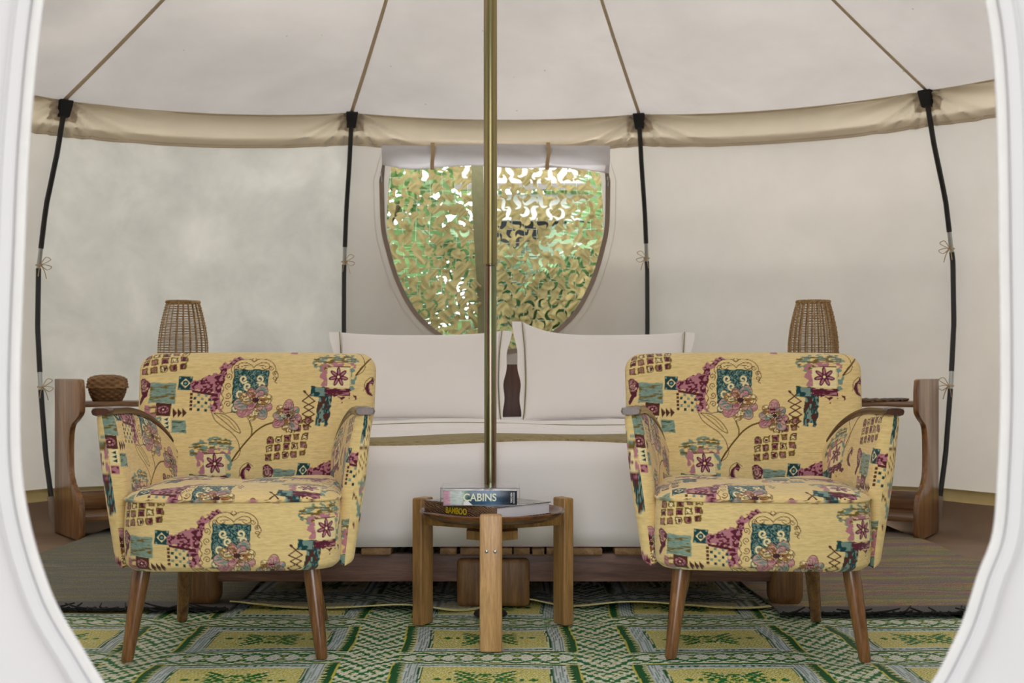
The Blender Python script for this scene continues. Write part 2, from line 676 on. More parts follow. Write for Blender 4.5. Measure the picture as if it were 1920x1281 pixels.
top_f = 2.05
xs_ = sorted([xl_ - 0.0, xr_ + 0.0])
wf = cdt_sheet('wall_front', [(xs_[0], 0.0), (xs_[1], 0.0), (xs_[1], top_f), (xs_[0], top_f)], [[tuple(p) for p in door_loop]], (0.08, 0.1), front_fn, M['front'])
tag(wf, kind='structure')
dl = np.array(door_loop)
cen = dl.mean(0)
tang = np.roll(dl, -1, 0) - np.roll(dl, 1, 0)
tang /= np.linalg.norm(tang, axis=1)[:, None]
nrm2 = np.stack([tang[:, 1], -tang[:, 0]], 1)
if ((dl - cen) * nrm2).sum() < 0: nrm2 = -nrm2


def door_ring(name, o0, o1, y0, y1, mat):
    """closed tape that follows the doorway edge between offsets o0 and o1"""
    mb = MB()
    N = len(dl)
    V = []
    for k in range(N):
        for (o, y) in ((o0, y0), (o1, y0), (o1, y1), (o0, y1)):
            p = dl[k] + nrm2[k] * o
            V.append((p[0], y, p[1]))
    F = []
    for k in range(N):
        k2 = (k + 1) % N
        for q in range(4):
            q2 = (q + 1) % 4
            F.append((k * 4 + q, k * 4 + q2, k2 * 4 + q2, k2 * 4 + q))
    mb.add(V, F)
    return mb.build(name, mat, wf)


door_ring('zip_tape', -0.004, 0.0075, FRONT_Y - 0.005, FRONT_Y - 0.002, M['ziptape'])
door_ring('storm_flap', 0.009, 0.021, FRONT_Y - 0.009, FRONT_Y - 0.003, M['front'])
mb = MB(); mb.tube([(dl[k][0] + nrm2[k][0] * 0.0085, FRONT_Y - 0.008, dl[k][1] + nrm2[k][1] * 0.0085) for k in range(len(dl))], 0.0016, 6, closed=True)
mb.build('piping', M['front'], wf)
mb = MB(); mb.tube([(dl[k][0] + nrm2[k][0] * 0.023, FRONT_Y - 0.006, dl[k][1] + nrm2[k][1] * 0.023) for k in range(len(dl))], 0.0022, 6, closed=True)
mb.build('piping', M['front'], wf)
# zip teeth
fine = smoothpath(list(dl), 26, closed=True)
seg = np.linalg.norm(np.roll(fine, -1, 0) - fine, axis=1)
acc = np.concatenate([[0], np.cumsum(seg)])
tot = acc[-1]
NT_ = int(tot / 0.0032)
mb = MB()
for k in range(NT_):
    s = tot * k / NT_
    j = min(np.searchsorted(acc, s, 'right') - 1, len(fine) - 1)
    p = fine[j]; q = fine[(j + 1) % len(fine)]
    d = (q - p) / (np.linalg.norm(q - p) + 1e-9)
    mb.box((p[0], FRONT_Y - 0.004, p[1]), (0.0014, 0.003, 0.005), M=None, rz=0)
    o = len(mb.v) - 8
    an = math.atan2(d[1], d[0])
    for vi in range(o, o + 8):
        x, y, z = mb.v[vi]
        dx, dz = x - p[0], z - p[1]
        mb.v[vi] = (p[0] + dx * math.cos(an) - dz * math.sin(an), y, p[1] + dx * math.sin(an) + dz * math.cos(an))
zt_o = mb.build('zip_teeth', M['zip'], wf)
tag(zt_o, kind='stuff')
# canvas between the flat front and its eave
APEX = Vector((TC.x, TC.y, 2.98))

# ------------------------------------------------------------------ roof
ceil_o = empty('ceiling', (0, 0, 0), kind='structure')


def roof_pt(i, t, v):
    a, b = corner(i, POLES[i % 12][1], WALL_OUT), corner(i + 1, POLES[(i + 1) % 12][1], WALL_OUT)
    e = a.lerp(b, t)
    e.z = eave_z(i, t) if i != 7 else top_f + (eave_z(7, t) - top_f)
    p = e.lerp(APEX, v)
    sag = -0.05 * math.sin(PI * v) + 0.035 * math.sin(PI * v) * math.sin(PI * t)
    p.z += sag * (1 - v * 0.3)
    return p


for i in range(12):
    sheet_grid('roof_panel', 25, 30, lambda t, v: roof_pt(i, t, v * 1.007 - 0.022), M['roof'], ceil_o)
    # seam tape along the rib
    A = []; B = []; N_ = []
    for k in range(31):
        v = k / 30 * 0.98
        p = roof_pt(i, 0, v)
        q = roof_pt(i, 0.01, v)
        d = (q - p).normalized()
        hw = 0.0095 * (1 - 0.5 * v)
        A.append(p - d * hw - Vector((0, 0, 0.004)))
        B.append(p + d * hw - Vector((0, 0, 0.004)))
        N_.append(Vector((0, 0, -1)))
    MB().strip(A, B, 0.003, N_).build('seam_tape', M['seam'], ceil_o)
    # eave piping
    pts = [roof_pt(i, k / 24, 0) - side_n(i) * 0.006 for k in range(25)]
    MB().tube(pts, 0.005, 6).build('eave_piping', M['seam'], ceil_o)
# gable of canvas above the doorway
if True:
    V = []
    for k in range(13):
        t = k / 12
        p = roof_pt(7, t, 0)
        V.append((p.x, p.y, p.z + 0.002)); V.append((p.x, FRONT_Y, top_f - 0.08))
    F = [(2 * k, 2 * k + 1, 2 * k + 3, 2 * k + 2) for k in range(12)]
    MB().add(V, F).build('eave_band', M['front'], wf)

# ------------------------------------------------------------------ floor (tub groundsheet)
FLOOR_Z = -0.012
mb = MB()
ring = []
for i in range(12):
    for k in range(10):
        t = k / 10
        a, b = corner(i, 0.05, 0.0), corner(i + 1, 0.05, 0.0)
        p = a.lerp(b, t)
        c0 = p.copy(); c0.z = FLOOR_Z
        n = (p - Vector((TC.x, TC.y, p.z))).normalized()
        r0 = n * (-0.09 + 0.014 * math.sin(k * 2.3 + i * 1.7))
        wv = 0.010 * math.sin(k * 1.9 + i) + 0.008 * math.sin(k * 3.7 + i * 2.2)
        ring.append([c0 + r0 + Vector((0, 0, 0.0)), c0 + r0 * 0.45 + Vector((0, 0, 0.018 + abs(wv) * 0.6)), c0 + n * (0.004 + wv * 0.5) + Vector((0, 0, 0.07)), c0 + n * (0.018 + wv * 0.25) + Vector((0, 0, 0.145))])
N = len(ring)
V = []
for col_ in ring: V += [p[:] for p in col_]
F = []
for k in range(N):
    k2 = (k + 1) % N
    for q in range(3): F.append((k * 4 + q, k2 * 4 + q, k2 * 4 + q + 1, k * 4 + q + 1))
V.append((TC.x, TC.y, FLOOR_Z))
for k in range(N): F.append((k * 4, (4 * N), ((k + 1) % N) * 4))
mb.add(V, F)
fl = mb.build('floor', M['groundsheet'], angle=None)
tag(fl, kind='structure')

# ------------------------------------------------------------------ tent poles
def tent_pole(i, idx, label, tie_hi, tie_lo):
    base = corner(i, 0.0)
    root = empty('tent_pole', (base.x, base.y, 0), label=label, cat='pole', group='black steel tent poles against the canvas')
    rel = lambda z, dr=0.0: corner(i, z, dr) - Vector((base.x, base.y, 0))
    rp = 0.0125
    zt = POLES[i][1]
    J1, J0 = tie_hi, tie_lo
    MB().tube([rel(z) for z in np.linspace(J1 + 0.05, zt - 0.03, 10)], rp, 12).build('upper_tube', M['black'], root)
    MB().tube([rel(z) for z in np.linspace(J0 + 0.04, J1 - 0.045, 14)], rp, 12).build('middle_tube', M['black'], root)
    MB().tube([rel(z) for z in np.linspace(0.13, J0 - 0.045, 10)], rp, 12).build('lower_tube', M['black'], root)
    for J in (J1, J0):
        MB().tube([rel(z) for z in np.linspace(J - 0.055, J + 0.06, 6)], 0.0105, 12).build('ferrule', M['steel'], root)
    # black webbing cap sewn at the eave
    mb = MB()
    d = Vector((math.cos(math.radians(POLES[i][0])), -math.sin(math.radians(POLES[i][0])), 0))
    nn = Vector((math.sin(math.radians(POLES[i][0])), math.cos(math.radians(POLES[i][0])), 0))
    V = []
    for (z, hw, hd) in ((zt - 0.002, 0.029, 0.014), (zt - 0.01, 0.0285, 0.02), (zt - 0.035, 0.026, 0.021), (zt - 0.076, 0.021, 0.019)):
        c = rel(z) - nn * 0.004
        V += [c - d * hw - nn * hd, c + d * hw - nn * hd, c + d * hw + nn * 0.016, c - d * hw + nn * 0.016]
    F = [(0, 1, 2, 3), (15, 14, 13, 12)]
    for q in range(3):
        for k in range(4):
            k2 = (k + 1) % 4
            F.append((q * 4 + k, q * 4 + k2, q * 4 + 4 + k2, q * 4 + 4 + k))
    mb.add(V, F)
    mb.build('cap', M['blackcloth'], root, 20)
    # foot pocket
    mb = MB()
    mb.tube([rel(z) for z in (0.003, 0.06, 0.125, 0.15)], [0.02, 0.022, 0.021, 0.017], 10)
    mb.build('foot_pocket', M['tape'], root, 60)
    # ties of tape knotted round the ferrules
    for J in (J1, J0):
        c = rel(J - 0.03)
        sd = 1 if i < 2 else -1
        mb = MB()
        L = [c - nn * 0.014, c + d * 0.014, c + nn * 0.012, c - d * 0.014]
        mb.tube(smoothpath([p[:] for p in L], 5, closed=True), 0.004, 6, closed=True)
        k0 = c - nn * 0.018
        for (dx, dz, l2, dl_) in ((sd * 0.05, 0.03, 0.02, 0.02), (sd * 0.055, -0.006, 0.02, -0.012)):   # loops
            pts = [k0, k0 + d * dx * 0.5 + Vector((0, 0, dz + 0.008)), k0 + d * dx + Vector((0, 0, dz)), k0 + d * dx * 0.6 + Vector((0, 0, dz - 0.016)), k0]
            mb.tube(smoothpath([p[:] for p in pts], 5), 0.0034, 6, flat=0.5)
        for (dx, dz) in ((sd * 0.03, -0.065), (-sd * 0.012, -0.055)):
            pts = [k0, k0 + d * dx * 0.6 + Vector((0, 0, dz * 0.4)), k0 + d * dx + Vector((0, 0, dz))]
            mb.tube(smoothpath([p[:] for p in pts], 4), 0.0034, 6, flat=0.5)
        mb.build('tie', M['tie'], root, 60)
    return root


tent_pole(0, 0, 'black tent pole beside the left side table, with a knotted tan tie', 1.285, 0.70)
tent_pole(1, 1, 'black tent pole on the wall left of the window', 1.375, 0.62)
tent_pole(2, 2, 'black tent pole on the wall right of the window', 1.395, 0.62)
tent_pole(3, 3, 'black tent pole beside the right side table, foot in a canvas pocket', 1.365, 0.705)

# ------------------------------------------------------------------ window trim, flap
win = empty('window_1', (0, 0, 0), kind='structure')
hole = win_outline()
nb = Vector((0, -1, 0))


def back_pt(x, z, off=0.0):
    p = wall_pt(1, back_t(x), z)
    return Vector((x, p.y - off, z))


H = np.array(hole)
tg = np.roll(H, -1, 0) - np.roll(H, 1, 0)
tg /= np.linalg.norm(tg, axis=1)[:, None]
hn = np.stack([tg[:, 1], -tg[:, 0]], 1)
if ((H - H.mean(0)) * hn).sum() < 0: hn = -hn
sel = list(range(2, len(H))) + [0]
sel = [1] + sel
A = [back_pt(H[k][0] - hn[k][0] * 0.004, H[k][1] - hn[k][1] * 0.004, 0.003) for k in sel]
B = [back_pt(H[k][0] + hn[k][0] * 0.02, H[k][1] + hn[k][1] * 0.02, 0.003) for k in sel]
MB().strip(A, B, 0.004, [nb] * len(A)).build('window_tape', M['tape'], win)
A2 = [back_pt(H[k][0] + hn[k][0] * 0.05, H[k][1] + hn[k][1] * 0.05, 0.002) for k in sel]
B2 = [back_pt(H[k][0] + hn[k][0] * 0.0515, H[k][1] + hn[k][1] * 0.0515, 0.002) for k in sel]
MB().strip(A2, B2, 0.002, [nb] * len(A2)).build('window_seam', M['seam'], win)
A3 = [back_pt(H[k][0] - hn[k][0] * 0.006, H[k][1] - hn[k][1] * 0.006, 0.004) for k in sel]
B3 = [back_pt(H[k][0] - hn[k][0] * 0.001, H[k][1] - hn[k][1] * 0.001, 0.004) for k in sel]
MB().strip(A3, B3, 0.004, [nb] * len(A3)).build('window_zip', M['zip'], win)
for sx in (0, 1):
    x = -0.70 if sx == 0 else 0.512
    MB().box(back_pt(x, 1.80 - 0.02 * sx, 0.012)[:], (0.008, 0.008, 0.022), bevel=0.002).box(back_pt(x + 0.003, 1.775 - 0.02 * sx, 0.012)[:], (0.005, 0.003, 0.03), bevel=0.001).build('zip_slider', M['steel'], win)


def flap_fn(a, b):
    x = -0.688 + 1.206 * a
    z0 = 1.945 - 0.004 * math.sin(a * 9)
    drop = 0.112 + 0.025 * max(0, (a - 0.72) / 0.28) - 0.012 * max(0, 1 - a * 8) + 0.008 * math.sin(a * 13)
    pin = sum(math.exp(-((a - q) / 0.03) ** 2) for q in (0.222, 0.728))
    ang = b * 1.65 * PI - 0.35 * PI
    bul = 0.034 * (1 - 0.45 * pin) + 0.004 * math.sin(a * 23)
    zc = z0 - drop / 2
    z = zc + math.cos(ang) * drop / 2
    return back_pt(x, z, 0.02 + bul * max(-0.3, math.sin(ang)) + 0.002 * math.sin(z * 90 + a * 30))


sheet_grid('rolled_flap', 90, 22, flap_fn, M['flap'], win)
for q in (0.222, 0.728):
    x = -0.688 + 1.206 * q
    pts = [back_pt(x + 0.004 * math.sin(s * 5), 1.955 - 0.135 * s, 0.026 + 0.022 * math.sin(PI * s)) for s in np.linspace(0, 1, 9)]
    MB().strip([p - Vector((0.010, 0, 0)) for p in pts], [p + Vector((0.010, 0, 0)) for p in pts], 0.003, [nb] * 9).build('flap_tie', M['tie'], win)

# ------------------------------------------------------------------ wood tones
M['w_rail'] = wood('wood_bed_rail', (84, 62, 56), (118, 90, 80), (142, 112, 100), 'X', 0.5)
M['w_post'] = wood('wood_bed_post', (96, 68, 40), (132, 98, 60), (160, 122, 80), 'Z', 0.45)
M['w_slat'] = wood('wood_bed_slat', (104, 78, 50), (144, 112, 74), (172, 140, 98), 'Y', 0.6)
M['w_head'] = wood('wood_headboard', (50, 28, 18), (80, 48, 32), (106, 66, 44), 'Z', 0.4)
M['w_side'] = wood('wood_side_table', (100, 68, 42), (146, 106, 68), (180, 140, 94), 'Z', 0.32, 0.25, bands=True)
M['w_shelf'] = wood('wood_shelf', (108, 74, 46), (150, 110, 70), (186, 146, 98), 'X', 0.32, 0.25, bands=True)
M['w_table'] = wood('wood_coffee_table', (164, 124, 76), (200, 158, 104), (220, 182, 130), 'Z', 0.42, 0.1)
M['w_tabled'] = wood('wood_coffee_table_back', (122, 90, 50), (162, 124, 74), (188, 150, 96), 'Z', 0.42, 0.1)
M['w_tray'] = wood('wood_tray', (62, 32, 14), (104, 60, 28), (138, 86, 44), 'X', 0.25, 0.5)
M['w_leg'] = wood('wood_chair_leg', (82, 50, 24), (128, 86, 46), (160, 114, 68), 'Z', 0.26, 0.7)
M['w_arm'] = wood('wood_armrest', (48, 26, 16), (76, 44, 28), (104, 64, 42), 'Y', 0.25, 0.6)

# ------------------------------------------------------------------ upholstery print
PW, PH = 940, 640
C_BASE = (233, 208, 146); C_BURG = (92, 26, 46); C_PINK = (184, 124, 134); C_TEAL = (20, 66, 70); C_TEALL = (122, 150, 138)
C_BLUE = (138, 162, 146); C_OLIVE = (118, 96, 30); C_BROWN = (84, 44, 32); C_CREAM = (240, 224, 172)
img = np.zeros((PH, PW, 3)) + np.array(C_BASE, float)
N_str = fft_noise(PH, PW, 9, 1.3, 1)
N_str2 = fft_noise(PH, PW, 5, 1.6, 2)
N_blob = fft_noise(PH, PW, 5, 5, 3)
N_fine = fft_noise(PH, PW, 1.5, 1.2, 4)
N_mid = fft_noise(PH, PW, 3.2, 2.4, 6)
N_big = fft_noise(PH, PW, 14, 9, 5)


def copies(x0, y0, x1, y1):
    for (ox, oy) in ((0, 0), (470, 320)):
        for sx in (-940, 0, 940):
            for sy in (-640, 0, 640):
                a, b, c, d = x0 + ox + sx, y0 + oy + sy, x1 + ox + sx, y1 + oy + sy
                if c > 0 and a < PW and d > 0 and b < PH:
                    yield ox + sx, oy + sy


def put(x0, y0, x1, y1, fn, color, nz=None, thr=0.5, soft=0.08, inv=False):
    """fn(X, Y) -> coverage; nz: noise that eats into the coverage"""
    for dx, dy in copies(x0, y0, x1, y1):
        ax, ay = max(0, int(x0 + dx)), max(0, int(y0 + dy))
        bx, by = min(PW, int(x1 + dx) + 1), min(PH, int(y1 + dy) + 1)
        if bx <= ax or by <= ay: continue
        Y, X = np.mgrid[ay:by, ax:bx]
        cov = np.clip(fn(X - dx + 0.5, Y - dy + 0.5), 0, 1)
        if nz is not None:
            q = nz[ay:by, ax:bx]
            if inv: q = 1 - q
            cov = cov * np.clip((q - thr) / soft + 0.5, 0, 1)
        img[ay:by, ax:bx] += (np.array(color, float) - img[ay:by, ax:bx]) * cov[..., None]


def poly(P, color, nz=None, thr=0.5, inv=False, fray=0.0):
    P = np.array(P, float)
    x0, y0 = P.min(0) - 8 - fray; x1, y1 = P.max(0) + 8 + fray

    def fn(X, Y):
        ins = np.zeros(X.shape, bool)
        d = np.full(X.shape, 1e9)
        n = len(P)
        j = n - 1
        for k in range(n):
            xk, yk = P[k]; xj, yj = P[j]
            cond = ((yk > Y) != (yj > Y))
            xi = (xj - xk) * (Y - yk) / ((yj - yk) if yj != yk else 1e-9) + xk
            ins ^= cond & (X < xi)
            ex, ey = xj - xk, yj - yk
            t = np.clip(((X - xk) * ex + (Y - yk) * ey) / (ex * ex + ey * ey + 1e-9), 0, 1)
            d = np.minimum(d, np.hypot(X - xk - t * ex, Y - yk - t * ey))
            j = k
        s = np.where(ins, d, -d)
        if fray:
            nzv = N_blob[(Y.astype(int)) % PH, (X.astype(int)) % PW]
            s = s + (nzv - 0.5) * 2 * fray
        return s + 0.5
    put(x0, y0, x1, y1, fn, color, nz, thr, inv=inv)


def rect(cx, cy, w_, h_, color, rot=0, nz=None, thr=0.5, inv=False, fray=0.0):
    a = math.radians(rot); c, s = math.cos(a), math.sin(a)
    P = [(cx + x * c - y * s, cy + x * s + y * c) for x, y in ((-w_ / 2, -h_ / 2), (w_ / 2, -h_ / 2), (w_ / 2, h_ / 2), (-w_ / 2, h_ / 2))]
    poly(P, color, nz, thr, inv, fray)


def stroke(P, wd, color, sub=6, taper=False, closed=False):
    Q = smoothpath(P, sub, closed)
    if closed: Q = np.vstack([Q, Q[:1]])
    n = len(Q)
    wds = np.full(n, wd / 2.0)
    if taper: wds = wds * (0.25 + 0.75 * np.sin(np.linspace(0.05, PI - 0.05, n)))
    x0, y0 = Q.min(0) - wd - 2; x1, y1 = Q.max(0) + wd + 2

    def fn(X, Y):
        best = np.full(X.shape, -1e9)
        for k in range(n - 1):
            ex, ey = Q[k + 1] - Q[k]
            t = np.clip(((X - Q[k][0]) * ex + (Y - Q[k][1]) * ey) / (ex * ex + ey * ey + 1e-9), 0, 1)
            dd = np.hypot(X - Q[k][0] - t * ex, Y - Q[k][1] - t * ey)
            best = np.maximum(best, wds[k] - dd)
        return best + 0.5
    put(x0, y0, x1, y1, fn, color)


def ell(cx, cy, rx, ry, color, rot=0, nz=None, thr=0.5, ring=None):
    a = math.radians(rot); c, s = math.cos(a), math.sin(a)
    R = max(rx, ry) + 2

    def fn(X, Y):
        u = ((X - cx) * c + (Y - cy) * s) / rx; v = (-(X - cx) * s + (Y - cy) * c) / ry
        d = (1 - np.hypot(u, v)) * min(rx, ry)
        if ring: d = ring - np.abs(d)
        return d + 0.5
    put(cx - R, cy - R, cx + R, cy + R, fn, color, nz, thr)


def spiral(cx, cy, r0, turns, wd, color, a0=0, cw=1, rmin=2):
    n = int(14 * turns) + 4
    P = []
    for k in range(n):
        t = k / (n - 1)
        r = rmin + (r0 - rmin) * t
        a = math.radians(a0) + cw * 2 * PI * turns * (1 - t)
        P.append((cx + r * math.cos(a), cy + r * math.sin(a)))
    stroke(P, wd, color, 2)


def brush_patch(cx, cy, w_, h_, rot=0, base=C_BLUE, lines=C_OLIVE):
    rect(cx, cy, w_, h_, base, rot, fray=2)
    rect(cx, cy, w_ - 4, h_ - 4, C_TEALL, rot, nz=N_str2, thr=0.62)
    rect(cx, cy, w_ - 4, h_ - 6, lines, rot, nz=N_str, thr=0.72)


def petals(cx, cy, R, n, rot, squash=1.0, cols=(C_PINK, C_TEALL, (150, 116, 60)), seed=0):
    rr = random.Random(seed)
    for k in range(n):
        a = rot + 2 * PI * k / n
        L = R * rr.uniform(0.8, 1.05)
        px, py = cx + math.cos(a) * L * 0.55, cy + math.sin(a) * L * 0.55 * squash
        an = math.degrees(math.atan2(py - cy, px - cx))
        ell(px, py, L * 0.52, L * 0.33, C_BROWN, an)
        ell(px, py, L * 0.52 - 1.8, L * 0.33 - 1.8, C_CREAM if k % 3 == 2 else (206, 160, 150), an)
        col = cols[k % len(cols)]
        ell(px, py, L * 0.48, L * 0.29, col, an, nz=N_str2, thr=0.42)
        for j in (-1, 0, 1):       # veins
            b = a + j * 0.22
            stroke([(cx + math.cos(a) * L * 0.18, cy + math.sin(a) * L * 0.18 * squash), (cx + math.cos(b) * L * 0.85, cy + math.sin(b) * L * 0.85 * squash)], 1.6, C_BURG if k % 2 else (70, 96, 90))
        for q in range(5):         # wavy rim
            b = a + (q - 2) * 0.16
    ell(cx, cy, R * 0.26, R * 0.2, (52, 34, 40), 0)
    ell(cx, cy, R * 0.34, R * 0.26, C_BROWN, 0, nz=N_fine, thr=0.5)
    for q in range(9):
        a = q * 0.7
        ell(cx + math.cos(a) * R * 0.32, cy + math.sin(a) * R * 0.25, 1.8, 1.8, C_CREAM)


# --- ground: faint horizontal slubs
for (nz, th, c) in ((N_str, 0.88, (206, 178, 116)), (fft_noise(PH, PW, 16, 0.8, 9), 0.84, (206, 172, 104))):
    k = np.clip((nz - th) / 0.08, 0, 1)[..., None] * 0.22
    img += (np.array(c, float) - img) * k
# A: grid of rounded squares
for r in range(5):
    for c in range(5):
        if (r == 0 and c < 3) or (r == 1 and c < 2) and rnd.random() < 0.4: continue
        x = 728 + c * 34 + r * -2; y = 322 + r * 31 - c * 4
        rect(x, y, 26, 24, C_OLIVE, -5, fray=2.5)
        rect(x, y, 24, 22, C_BROWN, -5, nz=N_blob, thr=0.62)
        rect(x, y + 1, 16, 15, C_PINK if (r + c) % 3 else C_CREAM, -5, nz=N_fine, thr=0.28, fray=3)
        rect(x, y + 1, 15, 14, C_BURG, -5, nz=N_blob, thr=0.66)
# C: burgundy cloud left of the frame, then the frame
poly([(520, 120), (555, 92), (590, 80), (605, 95), (570, 130), (545, 190), (540, 250), (528, 275), (500, 270), (495, 225), (515, 180)], C_PINK, fray=10)
poly([(520, 120), (555, 92), (590, 80), (605, 95), (570, 130), (545, 190), (540, 250), (528, 275), (500, 270), (495, 225), (515, 180)], C_BURG, nz=N_mid, thr=0.56, fray=9)
poly([(548, 130), (590, 92), (650, 78), (705, 92), (735, 130), (725, 160), (700, 130), (575, 130), (572, 250), (560, 285), (535, 275), (528, 230), (535, 180)], C_BASE, fray=3)
rect(638, 205, 132, 160, C_TEAL, 2, fray=2)
rect(638, 205, 126, 154, C_TEALL, 2, nz=N_fine, thr=0.60)
for (sx, sy, fl) in ((612, 160, 1), (672, 160, -1), (628, 188, 1), (680, 185, -1), (600, 215, 1)):
    spiral(sx, sy, 15, 1.1, 7, C_CREAM, 40 if fl > 0 else 120, fl, 5)
spiral(584, 266, 17, 1.2, 7, C_CREAM, 200, 1, 4)
ln_c = C_BROWN
for sg in (-1, 1):       # mirrored scrolls above the frame
    X = lambda dx: 648 + sg * dx
    stroke([(X(0), 118), (X(10), 108), (X(34), 98), (X(56), 104), (X(58), 118), (X(42), 124), (X(30), 116)], 2.4, ln_c)
    stroke([(X(2), 92), (X(20), 84), (X(48), 86), (X(72), 100), (X(84), 122), (X(78), 140)], 2.4, ln_c)
    stroke([(X(4), 80), (X(10), 88), (X(0), 96)], 2.2, ln_c)
    stroke([(X(14), 112), (X(34), 110), (X(46), 114)], 2, ln_c)
    spiral(X(66), 118, 10, 1.2, 2.2, ln_c, 0, sg)
for (yy, ph) in ((150, 0), (185, 1), (220, 2), (252, 3)):   # scrolls down the left side
    spiral(556, yy, 13, 1.3, 2.3, ln_c, 60 + ph * 40, 1 if ph % 2 else -1)
    stroke([(538, yy - 18), (532, yy - 4), (540, yy + 10), (534, yy + 18)], 2.2, ln_c)
for (yy, ph) in ((140, 0), (158, 1)):
    spiral(728, yy, 10, 1.2, 2.2, ln_c, 90 * ph, -1)
stroke([(735, 130), (742, 150), (730, 168), (738, 176)], 2.2, ln_c)
stroke([(530, 270), (545, 285), (575, 282), (600, 290)], 2.4, ln_c)
# D: flowers, stems, leaves
stroke([(642, 290), (640, 315), (650, 345), (648, 366)], 5, C_OLIVE)
stroke([(738, 318), (700, 330), (668, 350), (645, 372), (610, 410), (570, 460)], 6, C_OLIVE)
stroke([(738, 318), (700, 331), (668, 351), (645, 373), (610, 411), (570, 461)], 2, C_BROWN)
stroke([(497, 280), (510, 310), (540, 335), (570, 355), (595, 385), (603, 415)], 2.6, C_BROWN)
stroke([(505, 284), (545, 290), (585, 320), (606, 356), (585, 350), (555, 325), (520, 296), (505, 284)], 2.6, C_BROWN)
stroke([(530, 292), (560, 310), (590, 345)], 2.4, C_OLIVE)
stroke([(570, 462), (590, 430), (606, 420), (596, 446), (570, 462)], 2, C_BROWN)
petals(655, 250, 78, 9, 0.3, 0.78, seed=3)
petals(660, 238, 46, 6, 1.1, 0.8, cols=((150, 112, 50), C_PINK, (170, 130, 70)), seed=5)
petals(782, 298, 62, 8, 0.1, 0.85, seed=8)
petals(788, 294, 34, 5, 0.6, 0.85, cols=(C_BURG, (150, 112, 50), C_TEALL), seed=9)
# B: tall teal brush
rect(922, 262, 50, 140, C_TEAL, 4, fray=3)
rect(922, 262, 46, 136, C_TEALL, 4, nz=fft_noise(PH, PW, 1.6, 5, 21), thr=0.56)
rect(922, 262, 46, 136, C_BROWN, 4, nz=N_blob, thr=0.76)
poly([(914, 318), (932, 318), (926, 345), (916, 345)], C_BASE)
# E: zigzag cross
for pts in ([(842, 202), (862, 222), (886, 240), (845, 262), (888, 288), (842, 312), (880, 334)], [(886, 196), (862, 222), (838, 240), (884, 262), (840, 288), (886, 312), (850, 336)]):
    for a, b in zip(pts[:-1], pts[1:]): stroke([a, b], 4, C_BROWN, 1)
ell(846, 206, 7, 4.5, C_BROWN, 45); ell(882, 200, 8, 4.5, C_BROWN, -40)
# F: eye square, burgundy smear, checker
rect(398, 172, 50, 50, C_TEAL, 3); poly([(380, 172), (398, 154), (416, 172), (398, 190)], C_CREAM); ell(398, 172, 10, 10, C_TEAL); ell(398, 172, 4.5, 4.5, C_BLUE)
for (x, y) in ((378, 152), (418, 152), (378, 192), (418, 192)): ell(x, y, 4, 4, C_BLUE)
poly([(424, 196), (424, 168), (455, 160), (500, 140), (530, 150), (520, 205), (515, 215)], C_PINK, fray=8)
poly([(424, 200), (424, 178), (455, 160), (500, 140), (530, 150), (522, 215), (515, 220)], C_BURG, nz=N_mid, thr=0.60, fray=6)
poly([(424, 198), (518, 214), (518, 224), (424, 206)], C_BURG)
for r in range(5):
    for c in range(6):
        if (r + c) % 2: continue
        rect(421 + c * 13.5, 213 + r * 13.5 + c * 1.6, 9.5, 9.5, C_BROWN if c == 0 else (C_TEAL if (r * c) % 3 else C_TEALL), 6)
rect(421, 226, 9, 9, C_BROWN, 6); rect(421, 253, 9, 9, C_BROWN, 6)
brush_patch(318, 206, 92, 74, 3)
# burgundy paisley with a spiral
poly([(226, 158), (250, 150), (272, 168), (270, 200), (252, 230), (232, 246), (226, 236), (246, 214), (234, 196)], C_BURG, fray=3)
poly([(232, 160), (250, 156), (266, 170), (262, 196), (248, 204)], C_PINK, nz=N_fine, thr=0.35)
spiral(246, 180, 20, 2.0, 3.2, C_CREAM, 20, 1, 2); spiral(246, 180, 20, 2.0, 1.8, C_BROWN, 40, 1, 2)
poly([(140, 168), (168, 150), (184, 162), (172, 176), (158, 172), (156, 200), (172, 214), (148, 212), (136, 192)], C_BURG, fray=3)
stroke([(176, 166), (160, 166), (152, 182), (160, 204)], 3, C_PINK)
stroke([(132, 196), (138, 164), (164, 146), (188, 158)], 2, C_BROWN)
# G: patchwork block
rect(322, 266, 54, 46, C_BROWN, 6); ell(322, 266, 20, 14, C_PINK, 6, nz=N_fine, thr=0.35); ell(322, 266, 11, 8, C_BURG); ell(322, 266, 4, 3, C_CREAM)
rect(276, 272, 44, 44, C_PINK, 4, nz=N_blob, thr=0.4); rect(276, 272, 44, 44, C_OLIVE, 4, nz=N_str, thr=0.6)
for k in range(3): poly([(356 + k * 17, 262), (373 + k * 17, 280), (356 + k * 17, 297)], C_BROWN)
rect(292, 318, 40, 56, C_TEALL, 4, nz=N_fine, thr=0.35); ell(292, 318, 11, 20, C_CREAM, 4); ell(292, 318, 8, 16, C_OLIVE, 4, nz=N_fine, thr=0.5)
rect(330, 314, 30, 48, C_CREAM, 4)
for k in range(3): poly([(322, 302 + k * 14), (338, 296 + k * 14), (336, 308 + k * 14)], C_TEAL)
brush_patch(374, 328, 54, 46, 4, lines=(70, 90, 60))
rect(326, 360, 26, 28, C_PINK, 3); rect(326, 360, 22, 22, C_BURG, 3, nz=N_blob, thr=0.5)
rect(258, 326, 26, 44, C_BROWN, 4, nz=N_fine, thr=0.4)
poly([(246, 322), (258, 304), (270, 322)], C_PINK); poly([(246, 346), (258, 328), (270, 346)], C_PINK)
